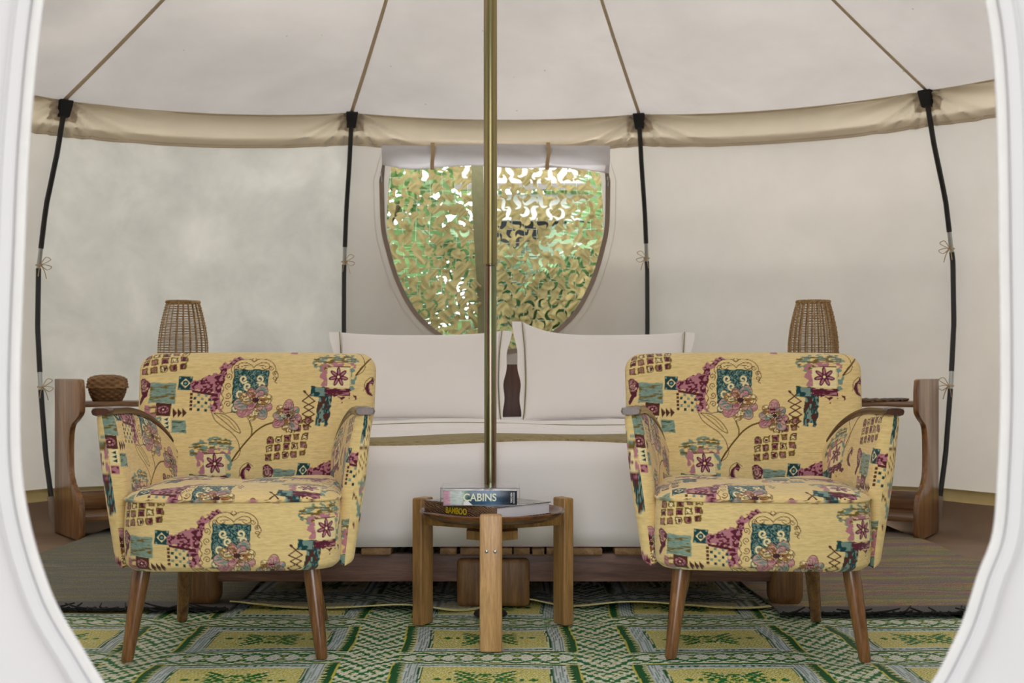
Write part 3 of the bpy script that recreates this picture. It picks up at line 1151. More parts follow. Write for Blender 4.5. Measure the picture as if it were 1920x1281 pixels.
# H: flower square with foliage brush
poly([(395, 415), (430, 388), (480, 380), (520, 368), (560, 382), (582, 400), (560, 425), (520, 420), (470, 432), (440, 450), (412, 440)], C_TEALL, nz=N_str2, thr=0.48, fray=8)
poly([(400, 410), (440, 392), (500, 384), (540, 378), (576, 396), (550, 420), (500, 424), (450, 440), (415, 436)], C_OLIVE, nz=N_str, thr=0.55, fray=6)
poly([(440, 420), (560, 410), (565, 432), (460, 440), (458, 500), (436, 505), (430, 450)], C_PINK, nz=N_blob, thr=0.36, fray=4)
rect(503, 470, 84, 76, C_CREAM, -2)
stroke([(462, 432), (546, 430)], 3, C_BURG)
for k in range(7):
    a = k * 2 * PI / 7 + 0.2
    ell(503 + math.cos(a) * 21, 468 + math.sin(a) * 19, 17, 7.5, C_BURG, math.degrees(a))
    ell(504 + math.cos(a) * 22, 468 + math.sin(a) * 20, 11, 3.6, C_PINK, math.degrees(a))
ell(503, 468, 5, 5, C_CREAM)
poly([(548, 432), (562, 440), (572, 470), (566, 512), (548, 514)], C_TEALL, nz=N_blob, thr=0.42, fray=4)
rect(426, 524, 54, 36, C_TEAL, 3, fray=2); rect(426, 524, 50, 32, C_TEALL, 3, nz=N_blob, thr=0.58)
rect(502, 524, 92, 26, C_BURG, 1, fray=3); rect(502, 524, 88, 22, C_PINK, 1, nz=N_str, thr=0.66)
poly([(470, 520), (548, 516), (585, 545), (560, 556), (540, 540), (520, 560), (500, 545)], C_BURG, nz=N_blob, thr=0.42, fray=6)
# faint warp
img = np.clip(img * (0.97 + 0.06 * fft_noise(PH, PW, 6, 0.7, 31)[..., None]), 0, 255)
IMGL = lin(img)


def sample_print(px, py):
    """bilinear look-up in the half-drop repeat, coordinates in cell units"""
    x = np.mod(px, PW); y = np.mod(py, PH)
    x0 = np.floor(x).astype(int); y0 = np.floor(y).astype(int)
    fx = (x - x0)[..., None]; fy = (y - y0)[..., None]
    x1 = (x0 + 1) % PW; y1 = (y0 + 1) % PH; x0 %= PW; y0 %= PH
    return (IMGL[y0, x0] * (1 - fx) + IMGL[y0, x1] * fx) * (1 - fy) + (IMGL[y1, x0] * (1 - fx) + IMGL[y1, x1] * fx) * fy


MPP = 0.000768     # metres per print unit
M['fabric'] = attr_mat('tapestry_fabric', 0.9, 'Z', 2200, 0.25, 0.03, 0.25)


def roll(half, r, n_flat, n_round, dens=1.0):
    """1D profile across a cushion: position, thickness factor, arc length"""
    fl = np.linspace(-(half - r), half - r, n_flat)
    ph = np.linspace(0, PI / 2, n_round + 1)[1:]
    pos = np.concatenate([-(half - r) - r * np.sin(ph[::-1]), fl, (half - r) + r * np.sin(ph)])
    tf = np.concatenate([np.cos(ph[::-1]), np.ones(n_flat), np.cos(ph)])
    arc = np.concatenate([-(half - r) - r * ph[::-1], fl, (half - r) + r * ph])
    return pos, tf, arc


def cushion(name, fa, fb, surf, uv, mat, parent, back_step=5):
    """two-sided padded panel. surf(A, B, T) -> (X, Y, Z); T is signed thickness factor"""
    pa, ta, aa = fa; pb, tb, ab = fb
    A, B = np.meshgrid(pa, pb, indexing='ij')
    T = np.minimum(np.outer(ta, np.ones_like(tb)), np.outer(np.ones_like(ta), tb)) * 0 + np.outer(ta, tb)
    T = np.sqrt(np.clip(np.outer(ta, tb), 0, 1)) * 0 + np.outer(ta, tb)
    V1 = np.stack(surf(A, B, T), -1)
    UA, UB = np.meshgrid(aa, ab, indexing='ij')
    n, m = A.shape
    col1 = sample_print(*uv(UA, UB)).reshape(-1, 3)
    F1 = grid_faces(n, m)
    ia = np.unique(np.concatenate([np.arange(0, n, back_step), [n - 1], np.where(ta < 0.999)[0]])); ib = np.unique(np.concatenate([np.arange(0, m, back_step), [m - 1], np.where(tb < 0.999)[0][::2]]))
    A2, B2, T2 = A[np.ix_(ia, ib)], B[np.ix_(ia, ib)], T[np.ix_(ia, ib)]
    V2 = np.stack(surf(A2, B2, -T2), -1)
    col2 = sample_print(*[x + 137 for x in uv(UA[np.ix_(ia, ib)], UB[np.ix_(ia, ib)])]).reshape(-1, 3)
    F2 = grid_faces(len(ia), len(ib), off=n * m, flip=True)
    V = np.vstack([V1.reshape(-1, 3), V2.reshape(-1, 3)])
    me = mesh_quads(name, V, np.vstack([F1, F2]), None, np.vstack([col1, col2]))
    return link(name, me, mat, parent)


RES = 0.0019


def nf(L): return max(4, int(L / RES))


def make_chair():
    root = empty('armchair', (0, 0, 0))
    # ---- backrest
    hw, hh = 0.342, 0.282            # half width (top), half height along the slope
    zc = 0.50

    def bsurf(A, B, T):
        R_ = 0.05                    # rounded top corners
        uu = np.clip((np.abs(A) - (hw - R_)) / R_, 0, 1); vv = np.clip((B - (hh - R_)) / R_, 0, 1)
        A = np.where(uu * vv > 0, np.sign(A) * (hw - R_ + R_ * uu * np.sqrt(1 - vv ** 2 / 2)), A)
        B = np.where(uu * vv > 0, hh - R_ + R_ * vv * np.sqrt(1 - uu ** 2 / 2), B)
        s = (B + hh) / (2 * hh)      # 0 bottom .. 1 top
        wsc = np.interp(s, [0, 0.45, 0.7, 1.0], [0.76, 0.90, 0.985, 1.0])
        X = A * wsc
        Z = 0.225 + B + hh - 0.012 * (1 - s) + 0.006 * np.cos(A / hw * PI / 2) * (s > 0.5) - 0.006 * (s > .5)
        lean = 0.165 + 0.105 * np.clip((Z - 0.38) / 0.4, -0.6, 1.2) ** 1.0
        curve = -0.16 * (X ** 2) / 0.1
        Y = lean + 0.045 + curve * 0.28 - 0.045 * T * (1 - 0.25 * np.cos(A / hw * PI) * (s < 0.0)) - 0.012 * T * np.sin(np.clip(s, 0, 1) * PI)
        return X, Y, Z
    cushion('backrest', roll(hw, 0.04, nf(2 * hw - 0.08), 26), roll(hh, 0.045, nf(2 * hh - 0.09), 26), bsurf,
            lambda a, b: (668 + a / MPP, 58 + (hh - b) / MPP), M['fabric'], root, 7)
    # ---- arms
    for sd in (-1, 1):
        y0, y1 = -0.215, 0.20
        z0 = 0.232

        def top_z(Y):
            u = np.clip((Y - (-0.10)) / (y1 + 0.02 + 0.10), 0, 1)
            return 0.625 - 0.214 * (1 - np.sqrt(np.clip(1 - u ** 2.3, 0, 1))) - 0.02 * u

        hd = (y1 - y0) / 2; hz = 0.2

        def inner_x(Y, f):
            k = np.clip((Y - y0) / (y1 - y0), 0, 1)
            return (0.258 + 0.052 * f ** 1.2) * (1 - k) + 0.206 * k + 0.014 * np.sin(PI * k)

        def asurf(A, B, T):
            Y = (y0 + y1) / 2 + A
            f = (B + hz) / (2 * hz)
            tz = top_z(Y)
            Z = z0 + f * (tz - z0)
            X = inner_x(Y, f) + 0.021 - 0.021 * T - 0.008 * T * np.sin(PI * f)
            Yo = Y - 0.03 * f * 0 + 0.02 * (1 - f) * 0
            return (sd * X, Yo, Z)
        fa, fb = roll(hd, 0.026, nf(2 * hd - 0.052), 26), roll(hz, 0.02, nf(2 * hz - 0.04), 14)
        if sd < 0:
            uvf = lambda a, b: (330 + (a + hd) / MPP * 1.05, 168 + (hz - b) / MPP)
        else:
            uvf = lambda a, b: (900 - (a + hd) / MPP * 1.05, 345 + (hz - b) / MPP)
        o = cushion('arm', fa, fb, asurf, uvf, M['fabric'], root, 4)
        if sd > 0:
            o.data.flip_normals()
        # wooden armrest following the top edge
        ys = np.concatenate([np.linspace(y0 - 0.012, -0.12, 8), np.linspace(-0.1, 0.155, 18)])
        mb = MB()
        V = []; ring_n = 10
        for q, yy in enumerate(ys):
            cx = float(inner_x(np.array(yy), 1.0)) + 0.021
            cz = float(top_z(np.array(yy))) + 0.003
            t = q / (len(ys) - 1)
            hw_ = 0.027 * (1 - 0.35 * t); ht = 0.0125 * (1 - 0.3 * t)
            if q == 0: hw_ *= 0.8; ht *= 0.7
            for k in range(ring_n):
                a = 2 * PI * k / ring_n
                ca_, sa_ = math.cos(a), math.sin(a)
                V.append((sd * (cx + math.copysign(abs(ca_) ** 0.6, ca_) * hw_), yy, cz + math.copysign(abs(sa_) ** 0.7, sa_) * ht))
        F = []
        for q in range(len(ys) - 1):
            for k in range(ring_n):
                k2 = (k + 1) % ring_n
                F.append((q * ring_n + k, q * ring_n + k2, (q + 1) * ring_n + k2, (q + 1) * ring_n + k))
        F.append(tuple(range(ring_n))); F.append(tuple((len(ys) - 1) * ring_n + k for k in range(ring_n)))
        mb.add(V, F)
        o = mb.build('armrest', M['w_arm'], root, 50)
        tag(o, 'dark varnished wooden armrest')
    # ---- seat: plan curve (rounded front)
    def plan(inset=0.0):
        P = []
        hwf, yf, yb, R = 0.266 - inset, -0.315 + inset, 0.185 - inset, 0.085
        P.append(np.array([[-hwf, y] for y in np.linspace(yb, yf + R + 0.012, 60, endpoint=False)]))
        a = np.linspace(0, PI / 2, 60, endpoint=False)
        P.append(np.stack([-hwf + R - R * np.cos(a), yf + R + 0.012 - R * np.sin(a)], 1))
        xs = np.linspace(-hwf + R, hwf - R, nf(2 * (hwf - R)), endpoint=False)
        P.append(np.stack([xs, yf + 0.012 * (xs / (hwf - R)) ** 2], 1))
        P.append(np.stack([hwf - R + R * np.sin(a), yf + R + 0.012 - R * np.cos(a)], 1))
        P.append(np.array([[hwf, y] for y in np.linspace(yf + R + 0.012, yb, 60)]))
        return np.vstack(P)
    PL = plan()
    d = np.linalg.norm(np.diff(PL, axis=0), axis=1)
    arc = np.concatenate([[0], np.cumsum(d)]); arc -= arc[-1] / 2
    zz = np.concatenate([0.234 + 0.018 * (1 - np.cos(np.linspace(0, PI / 2, 8, endpoint=False))), np.linspace(0.252, 0.408, nf(0.156))])
    cen_ = np.array([0.0, -0.05])
    V = np.zeros((len(PL), len(zz), 3))
    for j, z in enumerate(zz):
        ins = 0.016 * (1 - np.sin(min(1, (z - 0.234) / 0.018) * PI / 2)) - 0.006 * math.sin(PI * (z - 0.234) / 0.176)
        dirv = PL - cen_
        dirv = dirv / np.linalg.norm(dirv, axis=1)[:, None]
        V[:, j, :2] = PL - dirv * ins
        V[:, j, 2] = z
    UA, UZ = np.meshgrid(arc, zz, indexing='ij')
    col = sample_print(626 + UA / MPP * 1.11, 46 + (0.408 - UZ) / MPP * 1.11)
    me = mesh_quads('seat_base', V, grid_faces(len(PL), len(zz), flip=True), None, col.reshape(-1, 3))
    sb = link('seat_base', me, M['fabric'], root)
    # underside
    mb = MB(); P2 = plan(0.016)[::12]
    mb.add([(p[0], p[1], 0.236) for p in P2], [tuple(range(len(P2)))])
    mb.build('underside', M['blackcloth'], root)
    # dome cushion on top
    rows = nf(0.30)
    rr = np.sin(np.linspace(0, PI / 2, rows))
    V = np.zeros((len(PL), rows, 3))
    for j, r in enumerate(rr):
        V[:, j, :2] = cen_ + (PL - cen_) * r * 1.0
        V[:, j, 2] = 0.408 + 0.034 * np.sqrt(np.clip(1 - r ** 5, 0, 1))
    col = sample_print(700 + V[..., 0] / MPP * 1.1, 470 - V[..., 1] / MPP * 1.0)
    me = mesh_quads('seat_cushion', V, grid_faces(len(PL), rows), None, col.reshape(-1, 3))
    link('seat_cushion', me, M['fabric'], root)
    mb = MB(); mb.tube([(p[0] * 1.005, p[1] - 0.002, 0.409) for p in PL[::5]], 0.0042, 6)
    V = np.array(mb.v)
    col = sample_print(700 + V[:, 0] / MPP * 1.1, 470 - V[:, 1] / MPP)
    me = mesh_quads('piping', V, np.array([f for f in mb.f if len(f) == 4]), None, col)
    link('piping', me, M['fabric'], root)
    # ---- legs
    for (a, b) in (((-0.212, -0.20, 0.24), (-0.243, -0.232, 0.0)), ((0.212, -0.20, 0.24), (0.243, -0.232, 0.0)),
                   ((-0.165, 0.13, 0.245), (-0.205, 0.27, 0.0)), ((0.165, 0.13, 0.245), (0.205, 0.27, 0.0))):
        a, b = Vector(a), Vector(b)
        mb = MB()
        ts = [0, 0.02, 0.2, 0.5, 0.8, 0.985, 1.0]
        rs = [0.0225, 0.0228, 0.0222, 0.0195, 0.0168, 0.015, 0.0135]
        V = []
        for t, r in zip(ts, rs):
            c = a.lerp(b, t)
            for k in range(20):
                an = 2 * PI * k / 20
                V.append((c.x + r * math.cos(an), c.y + r * math.sin(an), c.z))
        F = [(q * 20 + k, q * 20 + (k + 1) % 20, (q + 1) * 20 + (k + 1) % 20, (q + 1) * 20 + k) for q in range(6) for k in range(20)]
        F += [tuple(range(20)), tuple(120 + k for k in range(20))]
        mb.add(V, F)
        mb.build('leg', M['w_leg'], root, 50)
    return root


def copy_tree(o, parent=None):
    c = o.copy()
    COL.objects.link(c)
    c.parent = parent
    for ch in list(o.children): copy_tree(ch, c)
    return c


chair = make_chair()
chair2 = copy_tree(chair)
G_CH = 'matching cocktail armchairs in tapestry fabric'
chair.location = (-0.722, 3.335, 0.003); chair.rotation_euler.z = math.radians(4)
chair2.location = (0.652, 3.335, 0.003); chair2.rotation_euler.z = math.radians(-4.5)
for o_, dx_ in ((chair, -0.020), (chair2, 0.012)):
    for ch in o_.children:
        if ch.name.startswith('leg'): ch.location.x += dx_
tag(chair, 'yellow tapestry armchair in front of the woven basket and left lantern', 'armchair', G_CH)
tag(chair2, 'yellow tapestry armchair at the right of the coffee table', 'armchair', G_CH)

# ------------------------------------------------------------------ centre pole
t = NT('gold_pole')
v = t.coord((1, 1, 0.02))
n1 = t.noise(v, 48, 2, 0.5)
n2 = t.noise(t.coord((1, 1, 0.15)), 6, 3)
c = t.ramp(n1, [(0.28, rgba((112, 98, 68))), (0.42, rgba((160, 146, 104))), (0.52, rgba((132, 132, 94))), (0.62, rgba((170, 144, 120))), (0.75, rgba((108, 92, 68)))])
t.set(col=c, rough=0.3, metal=1.0)
M['gold'] = t.m
t = NT('gold_pole_lower')
v = t.coord((1, 1, 0.02))
n1 = t.noise(v, 55, 2, 0.5)
c = t.ramp(n1, [(0.28, rgba((92, 72, 56))), (0.42, rgba((128, 100, 88))), (0.5, rgba((118, 138, 98))), (0.6, rgba((158, 136, 124))), (0.75, rgba((86, 68, 54)))])
t.set(col=c, rough=0.28, metal=1.0)
M['gold2'] = t.m
cp = empty('centre_pole', (TC.x, TC.y, 0), label='gold zinc plated centre pole standing before the bed', cat='pole')
MB().lathe([(0.0185, 0.01), (0.0185, 1.05), (0.0165, 1.053), (0.0165, 1.09)], 28).build('lower_tube', M['gold2'], cp, 30)
MB().lathe([(0.0195, 1.0565), (0.0203, 1.059), (0.0203, 2.93), (0.018, 2.95)], 28).build('upper_tube', M['gold'], cp, 30)
MB().lathe([(0.049, 0.003), (0.051, 0.007), (0.047, 0.013), (0.028, 0.02), (0.022, 0.022)], 32).build('foot_plate', M['iron'], cp, 30)

# ------------------------------------------------------------------ bed
BX = -0.055
bed = empty('bed', (BX, 3.80, 0), label='low wooden bed frame with slats, round legs and dark headboard', cat='bed')
L_BED = 2.08
HWB = 0.955
MB().box((0, 0.045, 0.124), (1.86, 0.045, 0.088), bevel=0.004).build('front_rail', M['w_rail'], bed)
for sx in (-1, 1):
    MB().box((sx * 0.86, L_BED / 2, 0.124), (0.045, L_BED - 0.1, 0.088), bevel=0.004).build('side_rail', M['w_rail'], bed)
MB().box((0, L_BED - 0.02, 0.124), (1.74, 0.045, 0.088), bevel=0.004).build('back_rail', M['w_rail'], bed)
for sx in (-1, 1):
    for yy in (0.055, L_BED - 0.06):
        V, F = rbox((0.105, 0.105, 0.16), 0.032, 4)
        MB().add(V, F, Matrix.Translation((sx * 0.912, yy, 0.085))).build('leg', M['w_post'], bed)
V, F = rbox((0.226, 0.10, 0.150), 0.016, 3)
MB().add(V, F, Matrix.Translation((-0.003, 0.048, 0.080))).build('centre_leg', M['w_post'], bed)
# slats: their ends lie on the front rail
sl = [(-0.93, 0.07), (-0.83, 0.09), (-0.70, 0.085), (-0.585, 0.09), (-0.475, 0.08), (-0.365, 0.092), (-0.218, 0.06), (-0.142, 0.052), (-0.075, 0.06), (0.010, 0.092), (0.085, 0.05), (0.1365, 0.037), (0.177, 0.03), (0.285, 0.098), (0.42, 0.095), (0.535, 0.08), (0.65, 0.09), (0.77, 0.085), (0.89, 0.085)]
for k, (x, wd) in enumerate(sl):
    MB().box((x, L_BED / 2 + rnd.uniform(-0.006, 0.004), 0.178 + rnd.uniform(-0.0005, 0.0005)), (wd, L_BED + 0.02, 0.020), bevel=0.003).build('slat', M['w_slat'], bed)
hb = MB().box((0, L_BED + 0.035, 0.45), (1.86, 0.04, 0.66), bevel=0.006).build('headboard', M['w_head'], bed)

# mattress under the duvet
mat_o = MB().box((0, 0, 0), (1.80, 1.98, 0.26), bevel=0.05, segs=4).build('mattress', M['linen'], None)
mat_o.location = (BX, 3.80 + 1.045, 0.19 + 0.13)
tag(mat_o, 'thick mattress on the slatted bed frame, wrapped by the white duvet', 'mattress')
# duvet: draped shell with soft edges
DUV_T = 0.495


def duvet_fn():
    hx, y0, y1 = 0.955, -0.018, 1.95
    px_, tx, ax = roll(hx, 0.07, 70, 10)
    py_ = np.concatenate([y0 + 0.075 - 0.075 * np.sin(np.linspace(PI / 2, 0, 10, endpoint=False)), np.linspace(y0 + 0.075, y1, 80)])
    ty = np.concatenate([np.cos(np.linspace(PI / 2, 0, 10, endpoint=False)), np.ones(80)])
    top = np.zeros((len(px_), len(py_), 3))
    X, Y = np.meshgrid(px_, py_, indexing='ij')
    T = np.outer(1 - (1 - tx), np.ones_like(ty))
    T = np.minimum(np.outer(tx, np.ones_like(ty)), np.outer(np.ones_like(tx), ty))
    Z = DUV_T - 0.075 * (1 - T) + 0.022 * np.clip((Y - 0.1) / 1.5, 0, 1) + 0.012 * np.cos(X / hx * PI / 2) + 0.004 * np.sin(X * 7 + Y * 3) * T + 0.003 * np.sin(Y * 11 + X * 2) * T
    # skirts
    nskirt = 14
    V = [np.stack([X, Y, Z], -1).reshape(-1, 3)]
    F = [grid_faces(len(px_), len(py_))]
    off = X.size
    # front skirt
    sk = np.zeros((len(px_), nskirt, 3))
    for j in range(nskirt):
        f = j / (nskirt - 1)
        z0 = Z[:, 0]
        sk[:, j, 0] = X[:, 0] * (1 - 0.01 * f)
        sk[:, j, 1] = y0 - 0.008 * math.sin(PI * f) + 0.025 * max(0, f - 0.85) / 0.15 + 0.004 * np.sin(X[:, 0] * 5 + f * 2) * f + 0.006 * np.sin(X[:, 0] * 2.2) * f
        sk[:, j, 2] = z0 + (0.191 - z0) * f
    V.append(sk.reshape(-1, 3)); F.append(grid_faces(len(px_), nskirt, off=off, flip=True)); off += sk.size // 3
    for sd in (0, -1):
        sk = np.zeros((len(py_), nskirt, 3))
        for j in range(nskirt):
            f = j / (nskirt - 1)
            z0 = Z[sd, :]
            sk[:, j, 0] = X[sd, :] + 0.006 * np.sin(Y[sd, :] * 6) * f
            sk[:, j, 1] = Y[sd, :]
            sk[:, j, 2] = z0 + (0.191 - z0) * f
        V.append(sk.reshape(-1, 3)); F.append(grid_faces(len(py_), nskirt, off=off, flip=(sd == -1))); off += sk.size // 3
    return np.vstack(V), np.vstack(F)


V, F = duvet_fn()
du = link('duvet', mesh_quads('duvet', V, F, None), M['linen'])
sm = du.modifiers.new('weld', 'WELD'); sm.merge_threshold = 0.002
du.location = (BX, 3.80, 0)
tag(du, 'smooth white duvet over the bed, hanging to the slats', 'duvet')


def bed_z(x, y):
    """top of the duvet in bed coordinates"""
    return DUV_T + 0.022 * np.clip((y - 0.1) / 1.5, 0, 1) + 0.012 * np.cos(x / 0.955 * PI / 2) + 0.004 * np.sin(x * 7 + y * 3) + 0.003 * np.sin(y * 11 + x * 2)


def strip_cloth(name, xs, f0, f1, lift, mat, rows=10, th=0.008, label=None, cat=None):
    n = len(xs)
    V = np.zeros((n, rows, 3))
    for j in range(rows):
        f = j / (rows - 1)
        y = f0(xs) * (1 - f) + f1(xs) * f
        V[:, j, 0] = xs; V[:, j, 1] = y
        edge = min(f, 1 - f) * (rows - 1)
        V[:, j, 2] = bed_z(xs, y) + lift * (0.35 if edge < 0.5 else 1.0) + 0.003 * np.sin(xs * 9 + f * 3)
    # turned down over both sides of the bed
    F = grid_faces(n, rows)
    V2 = V.reshape(-1, 3).copy(); V2[:, 2] -= th
    Fb = grid_faces(n, rows, off=n * rows, flip=True)
    mbF = [F, Fb]
    idx = np.arange(n * rows).reshape(n, rows)
    rim = list(idx[:, 0]) + list(idx[-1, 1:]) + list(idx[-2::-1, -1]) + list(idx[0, -2:0:-1])
    rim = np.array(rim)
    r2 = np.roll(rim, -1)
    mbF.append(np.stack([rim, r2, r2 + n * rows, rim + n * rows], 1))
    o = link(name, mesh_quads(name, np.vstack([V.reshape(-1, 3), V2]), np.vstack(mbF), 50), mat)
    o.location = (BX, 3.80, 0)
    return tag(o, label, cat)


xs = np.linspace(-0.925, 0.925, 90)
fs = strip_cloth('folded_sheet', xs, lambda x: 0.80 + 0.02 * np.sin(x * 3), lambda x: 1.25 + 0 * x, 0.020, M['linen_warm'], 12, 0.012, 'white top sheet folded back before the pillows with a thin olive line', 'sheet')
mb = MB(); mb.tube([(x, 0.90 + 0.018 * math.sin(x * 3), float(bed_z(np.array(x), 0.9)) + 0.0225) for x in np.linspace(-0.92, 0.92, 60)], 0.0016, 6)
mb.build('cord_line', M['cord'], fs, 60)
t = NT('olive_runner')
v = t.coord((8, 60, 1))
n1 = t.noise(v, 5, 3, 0.7)
c = t.ramp(n1, [(0.3, rgba((120, 104, 66))), (0.55, rgba((158, 144, 104))), (0.75, rgba((178, 164, 124)))])
t.set(col=c, rough=0.9, normal=t.bump(t.noise(t.coord(), 300, 2), 0.3, 0.002))
M['runner'] = t.m
strip_cloth('bed_runner', xs, lambda x: 0.045 + 0.09 * (x + 0.6) + 0.012 * np.sin(x * 6), lambda x: 0.36 + 0.22 * (x + 0.2) + 0.01 * np.sin(x * 5), 0.014, M['runner'], 12, 0.010, 'olive green bed runner across the foot of the white bed', 'bed runner')


# pillows
def pillow(cx, cy, wz, label, flip, rz, corner_up):
    root = empty('pillow', (cx, cy, 0.508), rz, label=label, cat='pillow', group='white pillows against the headboard')
    lean = math.radians(24)
    hw_, hh_ = 0.365, 0.212
    fl = 0.048

    def surf(U, Vv, side):
        # U,V in -1..1 across the padded body
        prof = np.clip((1 - np.abs(U) ** 3.2) * (1 - np.abs(Vv) ** 3.0), 0, 1) ** 0.5
        X = U * hw_ * (1 - 0.035 * (1 - Vv ** 2) * np.abs(U) ** 4)
        Zl = (Vv * hh_) * (1 - 0.05 * (1 - np.abs(U) ** 2.4)) + hh_ + (corner_up * 0.045 * np.clip(U * flip, 0, 1) ** 3.5 + 0.006 * np.clip(-U * flip, 0, 1) ** 4) * np.clip(Vv, 0, 1) ** 2
        Y = side * 0.085 * prof + 0.004 * np.sin(X * 16 + Zl * 9) * prof
        return X, Y, Zl
    us = np.sin(np.linspace(-PI / 2, PI / 2, 70)); vs_ = np.sin(np.linspace(-PI / 2, PI / 2, 44))
    U, W = np.meshgrid(us, vs_, indexing='ij')
    V = []; F = []; off = 0

    def place(X, Y, Z):
        Yr = Y * math.cos(lean) + Z * math.sin(lean)
        Zr = -Y * math.sin(lean) * 0.6 + Z * math.cos(lean)
        return np.stack([X, Yr, Zr + 0.02], -1)
    for sd in (-1, 1):
        X, Y, Z = surf(U, W, sd)
        V.append(place(X, Y, Z).reshape(-1, 3))
        F.append(grid_faces(70, 44, off=off, flip=(sd == 1)))
        off += X.size
    link('body', mesh_quads('body', np.vstack(V), np.vstack(F), None), M['linen_warm'], root)
    # flanges at both short ends, each a sewn double edge
    for e in (-1, 1):
        ss = np.linspace(-1, 1, 40)
        tt = np.linspace(0, 1, 7)
        S, T = np.meshgrid(ss, tt, indexing='ij')
        X0 = e * hw_ * (1 - 0.035 * (1 - S ** 2))
        up = corner_up if e * flip > 0 else 0.4
        X = X0 + e * fl * T * (0.85 + 0.15 * S) + e * 0.004 * np.sin(S * 9) * T - e * 0.02 * T * (1 - S) * 0.5
        Z = S * hh_ + hh_ + ((corner_up * 0.045) if e * flip > 0 else 0.006) * np.clip(S, 0, 1) ** 2 - 0.006 * T
        Y = -0.006 + 0.007 * np.sin(S * 6 + e) * T - 0.012 * T
        P1 = place(X, Y - 0.002, Z); P2 = place(X, Y + 0.002, Z)
        n, m = S.shape
        idx = np.arange(n * m).reshape(n, m)
        rim = np.array(list(idx[:, 0]) + list(idx[-1, 1:]) + list(idx[-2::-1, -1]) + list(idx[0, -2:0:-1]))
        r2 = np.roll(rim, -1)
        Fx = np.vstack([grid_faces(n, m, flip=True), grid_faces(n, m, off=n * m), np.stack([rim, r2, r2 + n * m, rim + n * m], 1)])
        link('flange', mesh_quads('flange', np.vstack([P1.reshape(-1, 3), P2.reshape(-1, 3)]), Fx, 60), M['linen_warm'], root)
        mb = MB(); mb.tube([tuple(p) for p in (P1[:, 0] + P1[:, 1]) / 2 + np.array([0, -0.003, 0.0])], 0.0022, 6)
        o = mb.build('cord_line', M['cord'], root, 60)
        tag(o, 'thin olive embroidered line')
    return root


pillow(-0.415, 5.42, 0, 'wide white pillow left of the centre pole, against the headboard', 1, 0.0, 0.3)
pillow(0.415, 5.41, 0, 'wide white pillow with one raised corner, right of the centre pole', -1, 0.0, 1.3)


# ------------------------------------------------------------------ side tables
def end_panel(parent):
    """profiled board in the local YZ plane; y=-d/2 is the front with the waisted outline"""
    Dp = 0.40
    fr = [(-0.04, 0.715), (0.0, 0.71), (0.012, 0.69), (0.02, 0.66), (0.020, 0.60), (0.012, 0.565), (-0.05, 0.535), (-0.13, 0.505), (-0.16, 0.45), (-0.165, 0.36), (-0.155, 0.29), (-0.115, 0.245), (-0.04, 0.212), (0.004, 0.17), (0.02, 0.12), (0.02, 0.06), (0.012, 0.025), (-0.01, 0.004)]
    q = smoothpath(fr, 4)
    out = [(-Dp / 2 - 0.0 - p[0] * 1.0, p[1]) for p in q]     # front edge (towards -y)
    outline = out + [(Dp / 2 + 0.02, 0.0), (Dp / 2 + 0.02, 0.715)]
    bm = bmesh.new()
    vs_ = [bm.verts.new((-0.0125, y, z)) for y, z in outline]
    f = bm.faces.new(vs_)
    r = bmesh.ops.extrude_face_region(bm, geom=[f])
    bmesh.ops.translate(bm, verts=[v for v in r['geom'] if isinstance(v, bmesh.types.BMVert)], vec=(0.025, 0, 0))
    bmesh.ops.recalc_face_normals(bm, faces=bm.faces)
    rim_edges = [e for e in bm.edges if len(e.link_faces) == 2 and abs(e.verts[0].co.x - e.verts[1].co.x) < 1e-6]
    bmesh.ops.bevel(bm, geom=rim_edges, offset=0.004, segments=2, profile=0.5, affect='EDGES')
    me = bpy.data.meshes.new('end_panel'); bm.to_mesh(me); bm.free()
    shade(me, 35)
    return me


EP = end_panel(None)


def side_table(loc, rz, label, sgn):
    """origin at the outer end panel; the shelves run along +x * sgn"""
    root = empty('side_table', loc, rz, label=label, cat='side table', group='wooden two-tier side tables beside the bed')
    LT = 0.88
    link('end_panel', EP, M['w_side'], root)
    link('end_panel', EP, M['w_side'], root, (sgn * LT, 0, 0))
    for (zz, nm) in ((0.60, 'top_shelf'), (0.088, 'bottom_shelf')):
        dep = 0.30 if nm == 'top_shelf' else 0.31
        n = 4
        for k in range(n):
            wd = dep / n
            MB().box((sgn * LT / 2, -dep / 2 + 0.04 + wd * (k + 0.5), zz), (LT - 0.025, wd - 0.0012, 0.024), bevel=0.0025).build('shelf_board' if nm == 'top_shelf' else 'lower_board', M['w_shelf'], root)
    MB().box((sgn * LT / 2, 0.185, 0.145), (LT - 0.025, 0.022, 0.085), bevel=0.003).build('back_rail', M['w_shelf'], root)
    return root


ST_L = (-2.0, 5.545, -0.006); RZ_L = math.radians(34)
ST_R = (1.873, 5.545, -0.006); RZ_R = math.radians(-30)
side_table(ST_L, RZ_L, 'wooden side table with waisted end board, left of the bed under the basket', 1)
side_table(ST_R, RZ_R, 'wooden side table with waisted end board, right of the bed', -1)


def on_table(base, rz, sgn, t, dy, z):
    a = rz
    return (base[0] + sgn * t * math.cos(a) - dy * math.sin(a), base[1] + sgn * t * math.sin(a) + dy * math.cos(a), base[2] + z)


# ------------------------------------------------------------------ wicker lanterns
M['cane'] = wood('cane', (146, 114, 70), (178, 146, 96), (206, 176, 126), 'Z', 0.55, fine=2)
M['cane_dark'] = wood('cane_dark', (130, 98, 58), (164, 130, 82), (190, 158, 108), 'X', 0.55, fine=2)


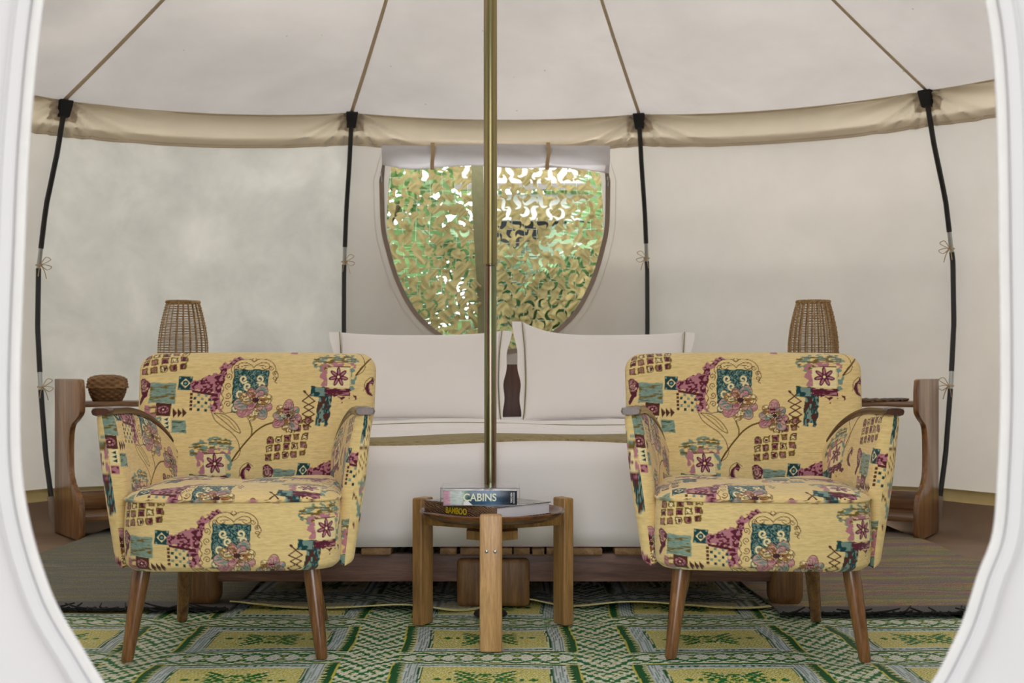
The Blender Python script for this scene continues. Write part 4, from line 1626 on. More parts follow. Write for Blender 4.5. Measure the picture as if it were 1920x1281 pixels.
def lantern(loc, label, seed):
    rr = random.Random(seed)
    root = empty('wicker_lantern', loc, rr.random() * 3, label=label, cat='lantern', group='tall wicker lanterns on the side tables')
    Hh = 0.475
    prof = lambda z: float(np.interp(z / Hh, [0, 0.08, 0.22, 0.42, 0.58, 0.74, 0.88, 0.97, 1.0], [0.088, 0.096, 0.109, 0.1165, 0.115, 0.105, 0.090, 0.078, 0.074]))
    ns = 22
    for k in range(ns):
        a = 2 * PI * k / ns + rr.uniform(-0.02, 0.02)
        pts = [(prof(z) * math.cos(a), prof(z) * math.sin(a), z) for z in np.linspace(0.004, Hh - 0.006, 16)]
        MB().tube(pts, 0.0042, 5, flat=0.5).build('stake', M['cane'], root, 60)
    mb = MB()
    nr = 38
    for q in range(nr):
        z = 0.012 + (Hh - 0.03) * q / (nr - 1)
        pts = []
        m = ns * 4
        dz = rr.uniform(-0.001, 0.001)
        for k in range(m):
            a = 2 * PI * k / m
            s = math.cos(a * ns / 2 + (PI if q % 2 else 0) + 0.0)
            r = prof(z) + 0.0048 * s
            pts.append((r * math.cos(a), r * math.sin(a), z + dz + 0.0008 * math.sin(a * 3 + q)))
        mb.tube(pts, 0.0018, 5, closed=True)
    o = mb.build('weave', M['cane_dark'], root, 60)
    tag(o, kind='stuff')
    # plaited rims
    for (z, r) in ((Hh - 0.004, 0.0765), (0.006, 0.084)):
        for ph in (0, 1, 2):
            pts = []
            for k in range(120):
                a = 2 * PI * k / 120
                w_ = a * 14 + ph * 2 * PI / 3
                pts.append(((r + 0.004 * math.cos(w_)) * math.cos(a), (r + 0.004 * math.cos(w_)) * math.sin(a), z + 0.005 * math.sin(w_)))
            MB().tube(pts, 0.0032, 5, closed=True).build('rim_plait', M['cane'], root, 60)
    MB().lathe([(0.08, 0.002), (0.08, 0.008)], 30).build('base_plate', M['cane_dark'], root)
    return root


p = on_table(ST_L, RZ_L, 1, 0.545, 0.06, 0.612)
lantern(p, 'tall woven cane lantern behind the left armchair', 4)
p2 = on_table(ST_R, RZ_R, -1, 0.535, 0.06, 0.612)
lantern(p2, 'tall woven cane lantern behind the right armchair', 9)

# lidded basket
bl = on_table(ST_L, RZ_L, 1, 0.175, 0.02, 0.612)
bk = empty('lidded_basket', bl, math.radians(10), label='small brown woven basket with lid on the left side table', cat='basket')
M['bark'] = wood('basket_strip', (100, 70, 40), (142, 106, 64), (176, 138, 90), 'X', 0.55, fine=2)
M['bark2'] = wood('basket_strip_dark', (86, 60, 36), (120, 88, 54), (150, 114, 72), 'X', 0.6, fine=2)


def woven_shell(prof, nseg, mat, name, parent, amp=0.0035, sx=1.0, sy=0.86):
    """over-under weave of flat strips as relief on a turned shape"""
    n = nseg * 6
    V = np.zeros((len(prof), n, 3))
    for i, (r, z) in enumerate(prof):
        for k in range(n):
            a = 2 * PI * k / n
            # rounded-square plan
            ca_, sa_ = math.cos(a), math.sin(a)
            e = (abs(ca_) ** 3.2 + abs(sa_) ** 3.2) ** (-1 / 3.2)
            row = i // 4
            s = math.cos(a * nseg / 2 * 1.0 + (PI if row % 2 else 0)) * math.sin((i % 4 + 0.5) / 4 * PI)
            rr_ = (r + amp * s) * e
            V[i, k] = (rr_ * ca_ * sx, rr_ * sa_ * sy, z + amp * 0.4 * s)
    F = grid_faces(len(prof), n, wrap_m=True)
    F = list(map(tuple, F))
    VV = [tuple(v) for v in V.reshape(-1, 3)]
    F.append(tuple(range(n))); F.append(tuple((len(prof) - 1) * n + k for k in range(n)))
    return MB().add(VV, F).build(name, mat, parent, 60)


woven_shell([(0.062 + 0.020 * math.sin(min(1, q / 22) * PI / 2), 0.0 + 0.066 * q / 23) for q in range(24)], 26, M['bark2'], 'basket_body', bk)
lp = [(0.0905 - 0.0005 * q, 0.060 + 0.036 * q / 11) for q in range(12)] + [(0.085 * math.cos(q / 17 * PI / 2 * 0.93), 0.096 + 0.026 * math.sin(q / 17 * PI / 2)) for q in range(1, 17)]
woven_shell(lp, 26, M['bark'], 'basket_lid', bk)

# scalloped mat on the right table
ml = on_table(ST_R, RZ_R, -1, 0.25, -0.01, 0.6125)
t = NT('printed_mat')
v = t.coord()
vo = t.node('ShaderNodeTexVoronoi'); vo.inputs['Scale'].default_value = 18; t.ln(v, vo.inputs['Vector'])
c = t.ramp(vo.outputs['Color'], [(0.2, rgba((40, 44, 52))), (0.45, rgba((96, 104, 118))), (0.6, rgba((176, 182, 190))), (0.75, rgba((120, 90, 60))), (0.9, rgba((60, 58, 60)))], 'CONSTANT')
t.set(col=c, rough=0.5)
M['matprint'] = t.m
mm = empty('table_mat', ml, RZ_R, label='flat dark scalloped mat with blue grey print on the right side table', cat='mat')
V = []; nn_ = 96
for (f, z) in ((0.0, 0.011), (0.55, 0.011), (0.9, 0.011), (1.0, 0.009), (1.0, 0.0), (0.0, 0.0)):
    for k in range(nn_):
        a = 2 * PI * k / nn_
        r = f * (1 + 0.035 * math.cos(a * 24))
        zz = z + (0.003 * math.cos(a * 24) if f > 0.85 and z > 0.005 else 0) + 0.002 * math.sin(a * 3) * f * (z > 0.005)
        V.append((0.165 * r * math.cos(a), 0.115 * r * math.sin(a), zz))
F = [(q * nn_ + k, q * nn_ + (k + 1) % nn_, (q + 1) * nn_ + (k + 1) % nn_, (q + 1) * nn_ + k) for q in range(5) for k in range(nn_)]
MB().add(V, F).build('printed_top', M['matprint'], mm, 50)
mb = MB()
pts = []
for k in range(192):
    a = 2 * PI * k / 192
    r = 1.01 * (1 + 0.035 * math.cos(a * 24))
    pts.append((0.165 * r * math.cos(a), 0.115 * r * math.sin(a), 0.006 + 0.003 * math.cos(a * 24)))
mb.tube(pts, 0.0042, 6, closed=True).build('scalloped_edge', M['bark2'], mm, 60)

# ------------------------------------------------------------------ coffee table, tray, books
TX, TY = -0.055, 3.435
ct = empty('coffee_table', (TX, TY, 0.003), label='low three-legged wooden coffee table between the armchairs', cat='table')
for k, an in enumerate((-90, 30, 150)):
    a = math.radians(an)
    Mx = Matrix.Rotation(a + PI / 2, 4, 'Z') @ Matrix.Translation((0, -0.235, 0))
    V, F = rbox((0.0585 if k == 0 else 0.062, 0.034, 0.366), 0.0055, 3)
    hl = 0.366 if k else 0.356
    V = [Vector((v.x, v.y, (v.z + 0.183) * hl / 0.366 + (0.004 * math.cos(v.x / 0.031 * PI / 2) if v.z > 0.1 else 0))) for v in V]
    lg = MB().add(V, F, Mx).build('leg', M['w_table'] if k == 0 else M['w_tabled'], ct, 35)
    for sx in ((-0.011, 0.011) if True else ()):
        c = Mx @ Vector((sx, -0.0172, 0.262))
        n = (Mx.to_3x3() @ Vector((0, -1, 0)))
        mb = MB()
        mb.lathe([(0.0045, -0.002), (0.0045, 0.0006), (0.003, 0.0016)], 14)
        Rm = Vector((0, 0, 1)).rotation_difference(n).to_matrix().to_4x4()
        mb.v = [((Matrix.Translation(c) @ Rm) @ Vector(v))[:] for v in mb.v]
        mb.build('screw', M['steel'], lg)
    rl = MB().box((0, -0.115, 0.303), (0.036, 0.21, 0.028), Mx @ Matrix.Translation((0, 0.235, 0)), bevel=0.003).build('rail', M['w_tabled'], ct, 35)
V = []
hexp = [(0.082 * math.cos(math.radians(30 + 60 * q)) , 0.082 * math.sin(math.radians(30 + 60 * q))) for q in range(6)]
for z in (0.266, 0.290):
    for x, y in hexp: V.append((x, y, z))
F = [tuple(range(6)), tuple(range(6, 12))] + [(q, (q + 1) % 6, 6 + (q + 1) % 6, 6 + q) for q in range(6)]
MB().add(V, F).build('hub_plate', M['w_tabled'], ct)

tr = empty('serving_tray', (TX, TY, 0.3165), label='round dark wooden tray resting on the coffee table', cat='tray')
MB().lathe([(0.06, 0.0), (0.13, 0.002), (0.17, 0.0065), (0.192, 0.017), (0.203, 0.027), (0.2035, 0.0300), (0.201, 0.0325), (0.1975, 0.0315), (0.192, 0.024), (0.182, 0.0150), (0.165, 0.0095), (0.12, 0.008), (0.02, 0.008)], 72).build('dish', M['w_tray'], tr, 40)

M['paper'] = NT('page_block').set(rough=0.8).m
tt_ = M['paper'].node_tree
_t = NT('pages')
v = _t.coord((1, 1, 1))
wv = _t.wave(v, 260, 1.0, 2, 'Z')
_t.set(col=_t.ramp(wv, [(0.1, rgba((196, 198, 206))), (0.7, rgba((238, 238, 242)))]), rough=0.8)
M['paper'] = _t.m
_t = NT('bamboo_cover')
v = _t.coord((1, 1, 1))
w1 = _t.wave(_t.coord((0.7, 0.7, 2.4)), 36, 5.0, 2, 'DIAGONAL')
w2 = _t.noise(_t.coord((10, 10, 40)), 6, 3)
c = _t.ramp(w1, [(0.0, rgba((72, 46, 36))), (0.42, rgba((120, 84, 64))), (0.66, rgba((216, 192, 152))), (0.8, rgba((92, 60, 44))), (1.0, rgba((58, 34, 28)))])
_t.set(col=_t.mix(0.4, c, _t.ramp(w2, [(0.35, (0.5, 0.45, 0.4, 1)), (0.6, (1, 1, 1, 1))]), 'MULTIPLY'), rough=0.22)
M['bamboo'] = _t.m
_t = NT('bamboo_top')
n1 = _t.noise(_t.coord((20, 3, 1)), 4, 3)
_t.set(col=_t.ramp(n1, [(0.3, rgba((58, 48, 44))), (0.5, rgba((120, 116, 116))), (0.7, rgba((176, 176, 180)))]), rough=0.15)
M['bamboo_top'] = _t.m
M['yellow_ink'] = plain('yellow_ink', (232, 206, 40), 0.4)
M['cream_ink'] = plain('cream_ink', (232, 238, 206), 0.4)
M['white_ink'] = plain('white_ink', (236, 238, 240), 0.4)


def text_mesh(name, body, size, mat, parent, M4, xscale=1.0, offset=0.0, ext=0.0004):
    cu = bpy.data.curves.new(name, 'FONT')
    cu.body = body; cu.size = size; cu.align_x = 'CENTER'; cu.align_y = 'CENTER'
    cu.extrude = ext; cu.offset = offset
    tmp = bpy.data.objects.new(name, cu)
    COL.objects.link(tmp)
    dg = bpy.context.evaluated_depsgraph_get()
    me = bpy.data.meshes.new_from_object(tmp.evaluated_get(dg))
    bpy.data.objects.remove(tmp)
    me.materials.clear()
    me.transform(M4 @ Matrix.Diagonal((xscale, 1, 1, 1)))
    return link(name, me, mat, parent)


# lower book: spine towards the camera's left, page edges towards the right
B1 = empty('book', (TX - 0.014, TY - 0.008, 0.3385), math.radians(-44), label='large bamboo book lying cornerwise on the tray, yellow spine title', cat='book', group='books on the coffee table tray')
BW, BL, BT = 0.285, 0.215, 0.034        # spine along local x, at -y
MB().box((0, -BL / 2 + 0.0015, BT / 2), (BW, 0.003, BT), bevel=0.001).build('spine', M['bamboo'], B1)
MB().box((0, 0, 0.0013), (BW, BL, 0.0026), bevel=0.0006).build('cover', M['bamboo'], B1)
MB().box((0, 0, BT - 0.0013), (BW, BL, 0.0026), bevel=0.0006).build('cover', M['bamboo_top'], B1)
MB().box((0.0, -0.0005, BT / 2), (BW - 0.006, BL - 0.008, BT - 0.0052)).build('page_block', M['paper'], B1)
text_mesh('title', 'BAMBOO', 0.0235, M['yellow_ink'], B1, Matrix.Translation((-0.012, -BL / 2 - 0.0010, BT / 2 - 0.0045)) @ Matrix.Rotation(PI / 2, 4, 'X'), 0.85, 0.0006)
# upper book in a clear sleeve
CBX, CBY, CBZ = -0.086, 3.365, 0.3730
B2 = empty('book', (CBX, CBY, CBZ), math.radians(0.5), label='thick cabins book in a clear sleeve, topmost on the tray', cat='book', group='books on the coffee table tray')
_t = NT('cabins_spine')
v = _t.coord((1, 1, 1))
sep = _t.node('ShaderNodeSeparateXYZ'); _t.ln(v, sep.inputs[0])
mr = _t.node('ShaderNodeMapRange'); mr.inputs[1].default_value = -0.1; mr.inputs[2].default_value = 0.1; _t.ln(sep.outputs['X'], mr.inputs[0])
nz_ = _t.noise(_t.coord((60, 60, 20)), 2.0, 3, 0.6)
ad = _t.node('ShaderNodeMath', operation='MULTIPLY_ADD'); ad.inputs[1].default_value = 0.10; _t.ln(nz_, ad.inputs[0]); _t.ln(mr.outputs[0], ad.inputs[2])
c = _t.ramp(ad.outputs[0], [(0.04, rgba((196, 150, 172))), (0.12, rgba((222, 170, 190))), (0.16, rgba((206, 216, 212))), (0.30, rgba((214, 226, 222))), (0.345, rgba((120, 156, 128))), (0.40, rgba((44, 84, 96))), (0.55, rgba((52, 92, 128))), (0.72, rgba((70, 112, 150))), (0.85, rgba((40, 62, 84))), (0.96, rgba((28, 36, 46)))])
n3 = _t.noise(_t.coord((26, 20, 120)), 3, 3, 0.7)
c = _t.mix(0.6, c, _t.ramp(n3, [(0.3, (0.45, 0.55, 0.6, 1)), (0.55, (1, 1, 1, 1)), (0.75, (1.25, 1.25, 1.25, 1))]), 'MULTIPLY')
_t.set(col=c, rough=0.2)
M['cab_spine'] = _t.m
_t = NT('cabins_cover')
n1 = _t.noise(_t.coord((12, 12, 12)), 2, 3)
_t.set(col=_t.ramp(n1, [(0.3, rgba((150, 160, 176))), (0.55, rgba((204, 206, 214))), (0.7, rgba((226, 216, 224)))]), rough=0.12)
M['cab_cover'] = _t.m
CW, CL, CT = 0.198, 0.142, 0.041
MB().box((0, -CL / 2 + 0.0015, CT / 2), (CW, 0.003, CT), bevel=0.001).build('spine', M['cab_spine'], B2)
MB().box((0, 0, 0.0013 + 0.0), (CW, CL, 0.0026), bevel=0.0006).build('cover', M['cab_cover'], B2)
MB().box((0, 0, CT - 0.0013), (CW, CL, 0.0026), bevel=0.0006).build('cover', M['cab_cover'], B2)
MB().box((0, -0.001, CT / 2), (CW - 0.004, CL - 0.008, CT - 0.0052)).build('page_block', M['paper'], B2)
text_mesh('title', 'CABINS', 0.0285, M['cream_ink'], B2, Matrix.Translation((-0.001, -CL / 2 - 0.0004, CT / 2 + 0.0005)) @ Matrix.Rotation(PI / 2, 4, 'X'), 0.92, 0.00055)
text_mesh('imprint', 'TASCHEN', 0.0068, M['white_ink'], B2, Matrix.Translation((0.084, -CL / 2 - 0.0004, CT / 2 + 0.0005)) @ Matrix.Rotation(PI / 2, 4, 'X') @ Matrix.Rotation(PI / 2, 4, 'Z'), 0.9, 0.0001)
for q, (xx, ww) in enumerate(((0.0893, 0.0008), (0.0915, 0.0008))):
    MB().box((xx, -CL / 2 - 0.0003, CT / 2), (ww, 0.0006, CT * 0.72)).build('imprint_line', M['white_ink'], B2)
poly_w = MB().add([(-0.045, -CL / 2 - 0.0006, 0.001), (-0.02, -CL / 2 - 0.0006, 0.001), (-0.034, -CL / 2 - 0.0006, 0.0135), (-0.045, -CL / 2 - 0.0006, 0.011)], [(0, 1, 2, 3)]).build('cabin_gable', M['white_ink'], B2)
_t = NT('clear_plastic')
_t.bsdf.inputs['Base Color'].default_value = (0.97, 0.96, 0.99, 1)
_t.bsdf.inputs['Roughness'].default_value = 0.06
_t.bsdf.inputs['IOR'].default_value = 1.12
_t.bsdf.inputs['Transmission Weight'].default_value = 1.0
M['clear'] = _t.m
sv = MB()
SW, SL, ST_ = 0.212, 0.152, 0.0475
for (c, s) in (((0, 0, ST_), (SW, SL, 0.0012)), ((-SW / 2, 0, ST_ / 2), (0.0012, SL, ST_)), ((SW / 2, 0, ST_ / 2), (0.0012, SL, ST_)), ((0, SL / 2, ST_ / 2), (SW, 0.0012, ST_))):
    sv.box(c, s)
sl_o = sv.build('clear_sleeve', M['clear'], B2)
sl_o.location = (0, 0, 0.0)

# ------------------------------------------------------------------ woven mats on the floor
RWc, RHc = 0.60, 0.455
QX, QY = 240, 182


def rug_cell():
    G = np.array((22, 116, 52), float); Cc = np.array((226, 230, 212), float); Yw = np.array((212, 202, 86), float); Bl = np.array((206, 216, 216), float); DG = np.array((12, 92, 42), float)
    im = np.zeros((QY, QX, 3))
    Yi, Xi = np.mgrid[0:QY, 0:QX]
    u = np.abs(Xi - QX / 2 + 0.5); v = np.abs(Yi - QY / 2 + 0.5)
    im[:] = Cc
    # floral scrollwork everywhere as ground: mirrored blocks
    pat = np.sin(u * 0.42 + 1.6 * np.sin(v * 0.21)) * np.sin(v * 0.55 + 1.4 * np.sin(u * 0.17)) + 0.35 * np.sin(u * 0.9) * np.sin(v * 1.1)
    im[pat > 0.06] = G
    im[(pat > -0.16) & (pat < -0.1)] = Yw * 0.5 + Cc * 0.5
    # row bands with waves
    band = (v > 62)
    wv = np.abs(((v - 76) - 5 * np.sin(u * 0.16)))
    im[band] = Cc
    im[band & (wv < 2.6)] = G
    wv2 = np.abs(((v - 76) + 6 * np.sin(u * 0.16)))
    im[band & (wv2 < 1.6)] = G
    dia = np.mod(u, 20) - 10
    im[band & (np.abs(dia) + np.abs(v - 85) * 1.2 < 6)] = G
    im[band & (np.abs(dia) + np.abs(v - 85) * 1.2 < 2.5)] = Yw
    im[band & (v < 66) & (v > 62)] = DG
    im[(v > 66) & (v < 68)] = Yw * 0.6 + Cc * 0.4
    # columns
    colb = (u > 92) & (v < 200)
    im[colb] = Cc
    p2 = np.sin((u - 92) * 0.5) * np.sin(Yi * 0.34) + 0.5 * np.sin((u - 92) * 0.25 + Yi * 0.23) + .4 * np.sin(u * 1.1) * np.sin(Yi * 0.8)
    im[colb & (p2 > 0.1)] = G
    im[colb & (np.abs(p2 + 0.2) < 0.07)] = Yw
    # zigzag border
    zz = (u > 80) & (u <= 92) & (v < 66)
    im[zz] = DG
    tri = np.abs(np.mod(Yi, 10) - 5) * 1.4
    im[zz & ((u - 81) < tri - 1) & (np.mod(Yi, 10) != 0)] = Cc * 0.55 + Yw * 0.45
    im[(u > 92) & (u < 94) & (v < 66)] = Yw
    # fine stripes
    st = (u > 66) & (u <= 80) & (v < 62)
    im[st] = Bl
    im[st & (np.mod(Xi, 3) == 0)] = np.array((120, 150, 140), float)
    im[(u > 62) & (u <= 66) & (v < 62)] = DG
    im[(u > 63.2) & (u <= 64.4) & (v < 62)] = Cc
    # yellow field
    fld = (u <= 62) & (v < 44)
    im[fld] = Yw
    im[fld & (np.mod(Xi + Yi, 4) == 0)] = Cc
    p3 = np.hypot(u / 1.5, v) + 7 * np.sin(np.arctan2(v, u + 1e-3) * 6) + 5 * np.sin(u * 0.5) * np.sin(v * 0.6)
    im[fld & (p3 < 25) & (p3 > 5) & (np.sin(u * 0.55 + v * 0.2) * np.sin(v * 0.7) > -0.28)] = G
    im[fld & (np.abs(u - 46) + np.abs(v) * 1.2 < 6)] = G
    edge = (u <= 66) & (v >= 44) & (v < 62)
    im[edge] = Bl
    im[edge & (np.mod(Yi, 4) == 0)] = G
    im[edge & (v < 47)] = Cc
    im[edge & (v > 52) & (v < 56) & (np.mod(Xi, 8) < 4)] = G
    # woven straw: dashes
    dash = (np.mod(Xi * 2 + Yi * 3, 5) == 0)
    im[dash] *= 0.80
    im[np.mod(Yi + (Xi // 2), 3) == 0] *= 1.05
    return lin(np.clip(im, 0, 255))


RC = rug_cell()
M['mat_weave'] = attr_mat('plastic_weave', 0.5, 'Y', 1500, 0.5, 0.10, 0.0)


def floor_mat(name, X, Y, zf, tint, label, group):
    GX, GY = np.meshgrid(X, Y, indexing='ij')
    Z = zf(GX, GY)
    warpx = GX + 0.012 * np.sin(GY * 2.1 + 0.4) + 0.006 * np.sin(GY * 9)
    ix = np.mod(np.floor((warpx - TX + RWc / 2) / RWc * QX), QX).astype(int)
    iy = np.mod(np.floor((GY + 0.004 * np.sin(GX * 6) - 3.375 + RHc / 2) / RHc * QY), QY).astype(int)
    col = RC[iy, ix] * tint
    V = np.stack([GX, GY, Z], -1)
    n, m = GX.shape
    idx = np.arange(n * m).reshape(n, m)
    rim = np.array(list(idx[:, 0]) + list(idx[-1, 1:]) + list(idx[-2::-1, -1]) + list(idx[0, -2:0:-1]))
    VV = np.vstack([V.reshape(-1, 3), V.reshape(-1, 3)[rim] - np.array([0, 0, 0.003])])
    k = np.arange(len(rim)); k2 = np.roll(k, -1)
    F2 = np.stack([rim, n * m + k, n * m + k2, rim[k2]], 1)
    cc = np.vstack([col.reshape(-1, 3), col.reshape(-1, 3)[rim]])
    o = link(name, mesh_quads(name, VV, np.vstack([grid_faces(n, m), F2]), None, cc), M['mat_weave'])
    return tag(o, label, 'mat', group)


def z1(X, Y):
    return -0.002 + 0.0022 * np.sin(X * 9 + Y * 3) * np.sin(Y * 11 - X * 2) + 0.0016 * np.sin(Y * 34 + 1.5 * np.sin(X * 4))


X1 = np.concatenate([np.arange(-1.62, -1.34, 0.01), np.arange(-1.34, 1.34, 0.0031), np.arange(1.34, 1.63, 0.01)])
Y1 = np.concatenate([np.arange(2.0, 2.7, 0.01), np.arange(2.7, 3.86, 0.0042), np.arange(3.86, 4.12, 0.01)])
floor_mat('woven_mat', X1, Y1, z1, 1.0, 'green and yellow patterned woven mat under the armchairs and coffee table', 'patterned plastic mats on the tent floor')


def hem_y(x):
    return 3.785 + 0.03 * np.sin(x * 7.3 + 0.6) + 0.016 * np.sin(x * 13 + 1) + 0.02 * np.sin(x * 3.1)


def z2f(X, Y):
    e = np.clip(1 - (Y - hem_y(X)) / 0.16, 0, 1)
    return 0.004 + 0.0105 * e ** 1.5 * (1 + np.sin(X * 14.5 + 1.2 + 1.3 * np.sin(X * 5))) + 0.002 * np.sin(X * 9 + Y * 7)


xs2 = np.arange(-0.875, 0.80, 0.006)
fr = np.concatenate([np.linspace(0, 0.36, 60), np.linspace(0.37, 1.6, 40)])
GX, FR = np.meshgrid(xs2, fr, indexing='ij')
GY = hem_y(GX) + FR
ix = np.mod(np.floor((GX - TX + RWc / 2) / RWc * QX), QX).astype(int)
iy = np.mod(np.floor((GY - 3.3 + RHc / 2) / RHc * QY), QY).astype(int)
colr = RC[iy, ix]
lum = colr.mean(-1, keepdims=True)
colr = colr * 0.35 + lum * 0.4  # pattern greyed and dimmed: shade under the bed put into the colour
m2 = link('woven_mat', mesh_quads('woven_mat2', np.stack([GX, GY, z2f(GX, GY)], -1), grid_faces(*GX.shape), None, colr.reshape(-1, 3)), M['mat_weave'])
tag(m2, 'woven mat under the bed, coloured as in its shade, with a wavy yellow hem', 'mat', 'patterned plastic mats on the tent floor')
M['hem_yellow'] = plain('yellow_hem', (196, 190, 134), 0.7, 0, 0.25, 160)
mb = MB(); mb.tube([(x, float(hem_y(x)) - 0.002, float(z2f(np.array(x), hem_y(x))) + 0.001) for x in np.linspace(-0.875, 0.80, 220)], 0.0027, 8)
mb.build('hem', M['hem_yellow'], m2, 60)
mb = MB(); mb.tube([(x, float(hem_y(x)) + 0.018, float(z2f(np.array(x), hem_y(x) + 0.018)) + 0.0005) for x in np.linspace(-0.875, 0.80, 220)], 0.0018, 6)
mb.build('hem_stitch', M['hem_yellow'], m2, 60)


def kilim_mat(name, stops, base, vary):
    t = NT(name)
    v = t.coord((1, 1, 1))
    sep = t.node('ShaderNodeSeparateXYZ'); t.ln(v, sep.inputs[0])
    nd = t.noise(t.coord((1.6, 6, 1)), 2.5, 3, 0.6)
    ma = t.node('ShaderNodeMath', operation='MULTIPLY_ADD'); ma.inputs[1].default_value = 0.16; t.ln(nd, ma.inputs[0]); t.ln(sep.outputs['Y'], ma.inputs[2])
    cx = t.node('ShaderNodeCombineXYZ'); t.ln(ma.outputs[0], cx.inputs['Y'])
    mp = t.node('ShaderNodeMapping'); mp.inputs['Scale'].default_value = (0, 1, 0); t.ln(cx.outputs[0], mp.inputs[0])
    n1 = t.noise(mp.outputs[0], 10, 4, 0.8)
    n2 = t.noise(t.coord((3, 44, 1)), 2.2, 4, 0.75)
    c = t.ramp(n1, stops)
    c = t.mix(t.ramp(n2, [(0.36, (0, 0, 0, 1)), (0.62, (0.88, 0.88, 0.88, 1))]), c, base)
    # plain grey end band near the fringe (local y < 0.11)
    st = t.ramp(sep.outputs['Y'], [(0.0, (1, 1, 1, 1)), (0.105, (1, 1, 1, 1)), (0.125, (0, 0, 0, 1))])
    c = t.mix(st, c, rgba((104, 104, 106)))
    n3 = t.noise(t.coord((260, 90, 1)), 1.0, 2, 0.7)
    c = t.mix(0.75, c, t.ramp(n3, [(0.35, (0.55, 0.55, 0.55, 1)), (0.6, (1.1, 1.1, 1.1, 1))]), 'MULTIPLY')
    t.set(col=c, rough=0.95, normal=t.bump(n3, 0.5, 0.003))
    t.bsdf.inputs['Specular IOR Level'].default_value = 0.1
    return t.m


M['kilim_l'] = kilim_mat('kilim_grey', [(0.3, rgba((92, 94, 98))), (0.4, rgba((124, 124, 116))), (0.47, rgba((152, 144, 104))), (0.53, rgba((112, 118, 112))), (0.6, rgba((160, 152, 124))), (0.7, rgba((104, 104, 104)))], rgba((112, 113, 110)), 0.1)
M['kilim_r'] = kilim_mat('kilim_striped', [(0.32, rgba((84, 84, 106))), (0.40, rgba((158, 96, 108))), (0.455, rgba((190, 166, 84))), (0.51, rgba((126, 142, 88))), (0.56, rgba((160, 104, 116))), (0.64, rgba((110, 112, 126)))], rgba((134, 130, 132)), 0.1)
M['fringe'] = plain('black_fringe', (16, 16, 18), 0.85)


def kilim(x0, x1, y0, y1, rz, mat, label, seed):
    rr = random.Random(seed)
    root = empty('kilim_rug', ((x0 + x1) / 2, y0, 0.006), rz, label=label, cat='rug', group='flat woven rugs beside the bed')
    hw_ = (x1 - x0) / 2
    nx, ny = 60, 110
    xs_k = np.linspace(-hw_, hw_, nx); ys_k = np.linspace(0, y1 - y0, ny)
    GX, GY = np.meshgrid(xs_k, ys_k, indexing='ij')
    ex = GX + 0.006 * np.sin(GY * 9) * (np.abs(GX) > hw_ * 0.97)
    ey = GY + 0.006 * np.sin(GX * 17 + seed) * (GY < 0.02)
    Z = 0.007 + 0.0022 * np.sin(GX * 8 + GY * 5) * np.sin(GY * 7)
    V1 = np.stack([ex, ey, Z], -1).reshape(-1, 3)
    V2 = V1.copy(); V2[:, 2] -= 0.006
    idx = np.arange(nx * ny).reshape(nx, ny)
    rim = np.array(list(idx[:, 0]) + list(idx[-1, 1:]) + list(idx[-2::-1, -1]) + list(idx[0, -2:0:-1])); r2 = np.roll(rim, -1)
    F = np.vstack([grid_faces(nx, ny), grid_faces(nx, ny, off=nx * ny, flip=True), np.stack([rim, rim + nx * ny, r2 + nx * ny, r2], 1)])
    link('weave', mesh_quads('weave', np.vstack([V1, V2]), F, 50), mat, root)
    for k in range(34):
        x = -hw_ + 0.015 + (2 * hw_ - 0.03) * k / 33 + rr.uniform(-0.006, 0.006)
        mb = MB()
        dr = rr.uniform(-1, 1)
        L = rr.uniform(0.05, 0.11)
        pts = [(x, 0.012, 0.006), (x + dr * 0.012, -0.006, 0.007), (x + dr * 0.04 * L / 0.06, -0.018 - 0.1 * L, 0.004 + rr.uniform(0, 0.006)), (x + dr * 0.8 * L, -0.02 - 0.2 * L * (1 - abs(dr)), 0.002 + rr.uniform(0, 0.016))]
        if k % 3 != 1:      # some ends are flipped back over the rug
            pts[3] = (x + dr * 1.2 * L, 0.02 + 0.5 * L * (1 - abs(dr)) + rr.uniform(-0.02, 0.01), 0.0135 + rr.uniform(0, 0.01))
            pts[2] = (x + dr * 0.6 * L, -0.006 - 0.1 * L, 0.014)
        mb.tube(smoothpath(pts, 4), [0.0058 - 0.0003 * q for q in range(13)], 5)
        mb.build('fringe_tassel', M['fringe'], root, 60)
    mb = MB(); mb.tube([(x, -0.001 + 0.006 * math.sin(x * 17 + seed), 0.006 + 0.0022 * math.sin(x * 8) * 0) for x in np.linspace(-hw_, hw_, 60)], 0.0042, 6)
    mb.build('bound_end', M['fringe'], root, 60)
    return root


kilim(-1.88, -0.862, 3.735, 5.86, 0.0, M['kilim_l'], 'grey flat-woven rug with black fringe left of the bed', 3)
kilim(0.80, 1.80, 3.665, 5.86, 0.012, M['kilim_r'], 'striped mauve and olive flat-woven rug with black fringe right of the bed', 8)

# ------------------------------------------------------------------ camouflage net outside the window
t = NT('net_cloth')
v = t.coord()
n1 = t.noise(v, 5, 3)
n2 = t.noise(v, 60, 2)
col_n = t.ramp(n1, [(0.3, rgba((126, 116, 78))), (0.7, rgba((164, 152, 108)))])
d = t.node('ShaderNodeBsdfDiffuse'); tr_ = t.node('ShaderNodeBsdfTranslucent'); ms = t.node('ShaderNodeMixShader'); ms.inputs[0].default_value = 0.4
t.ln(col_n, d.inputs['Color']); t.ln(col_n, tr_.inputs['Color'])
t.ln(d.outputs[0], ms.inputs[1]); t.ln(tr_.outputs[0], ms.inputs[2]); t.ln(ms.outputs[0], t.out.inputs['Surface'])
t.n.remove(t.bsdf)
M['net'] = t.m
M['netcord'] = plain('net_cord', (226, 226, 216), 0.7)
M['binding'] = plain('olive_binding', (104, 102, 70), 0.85)


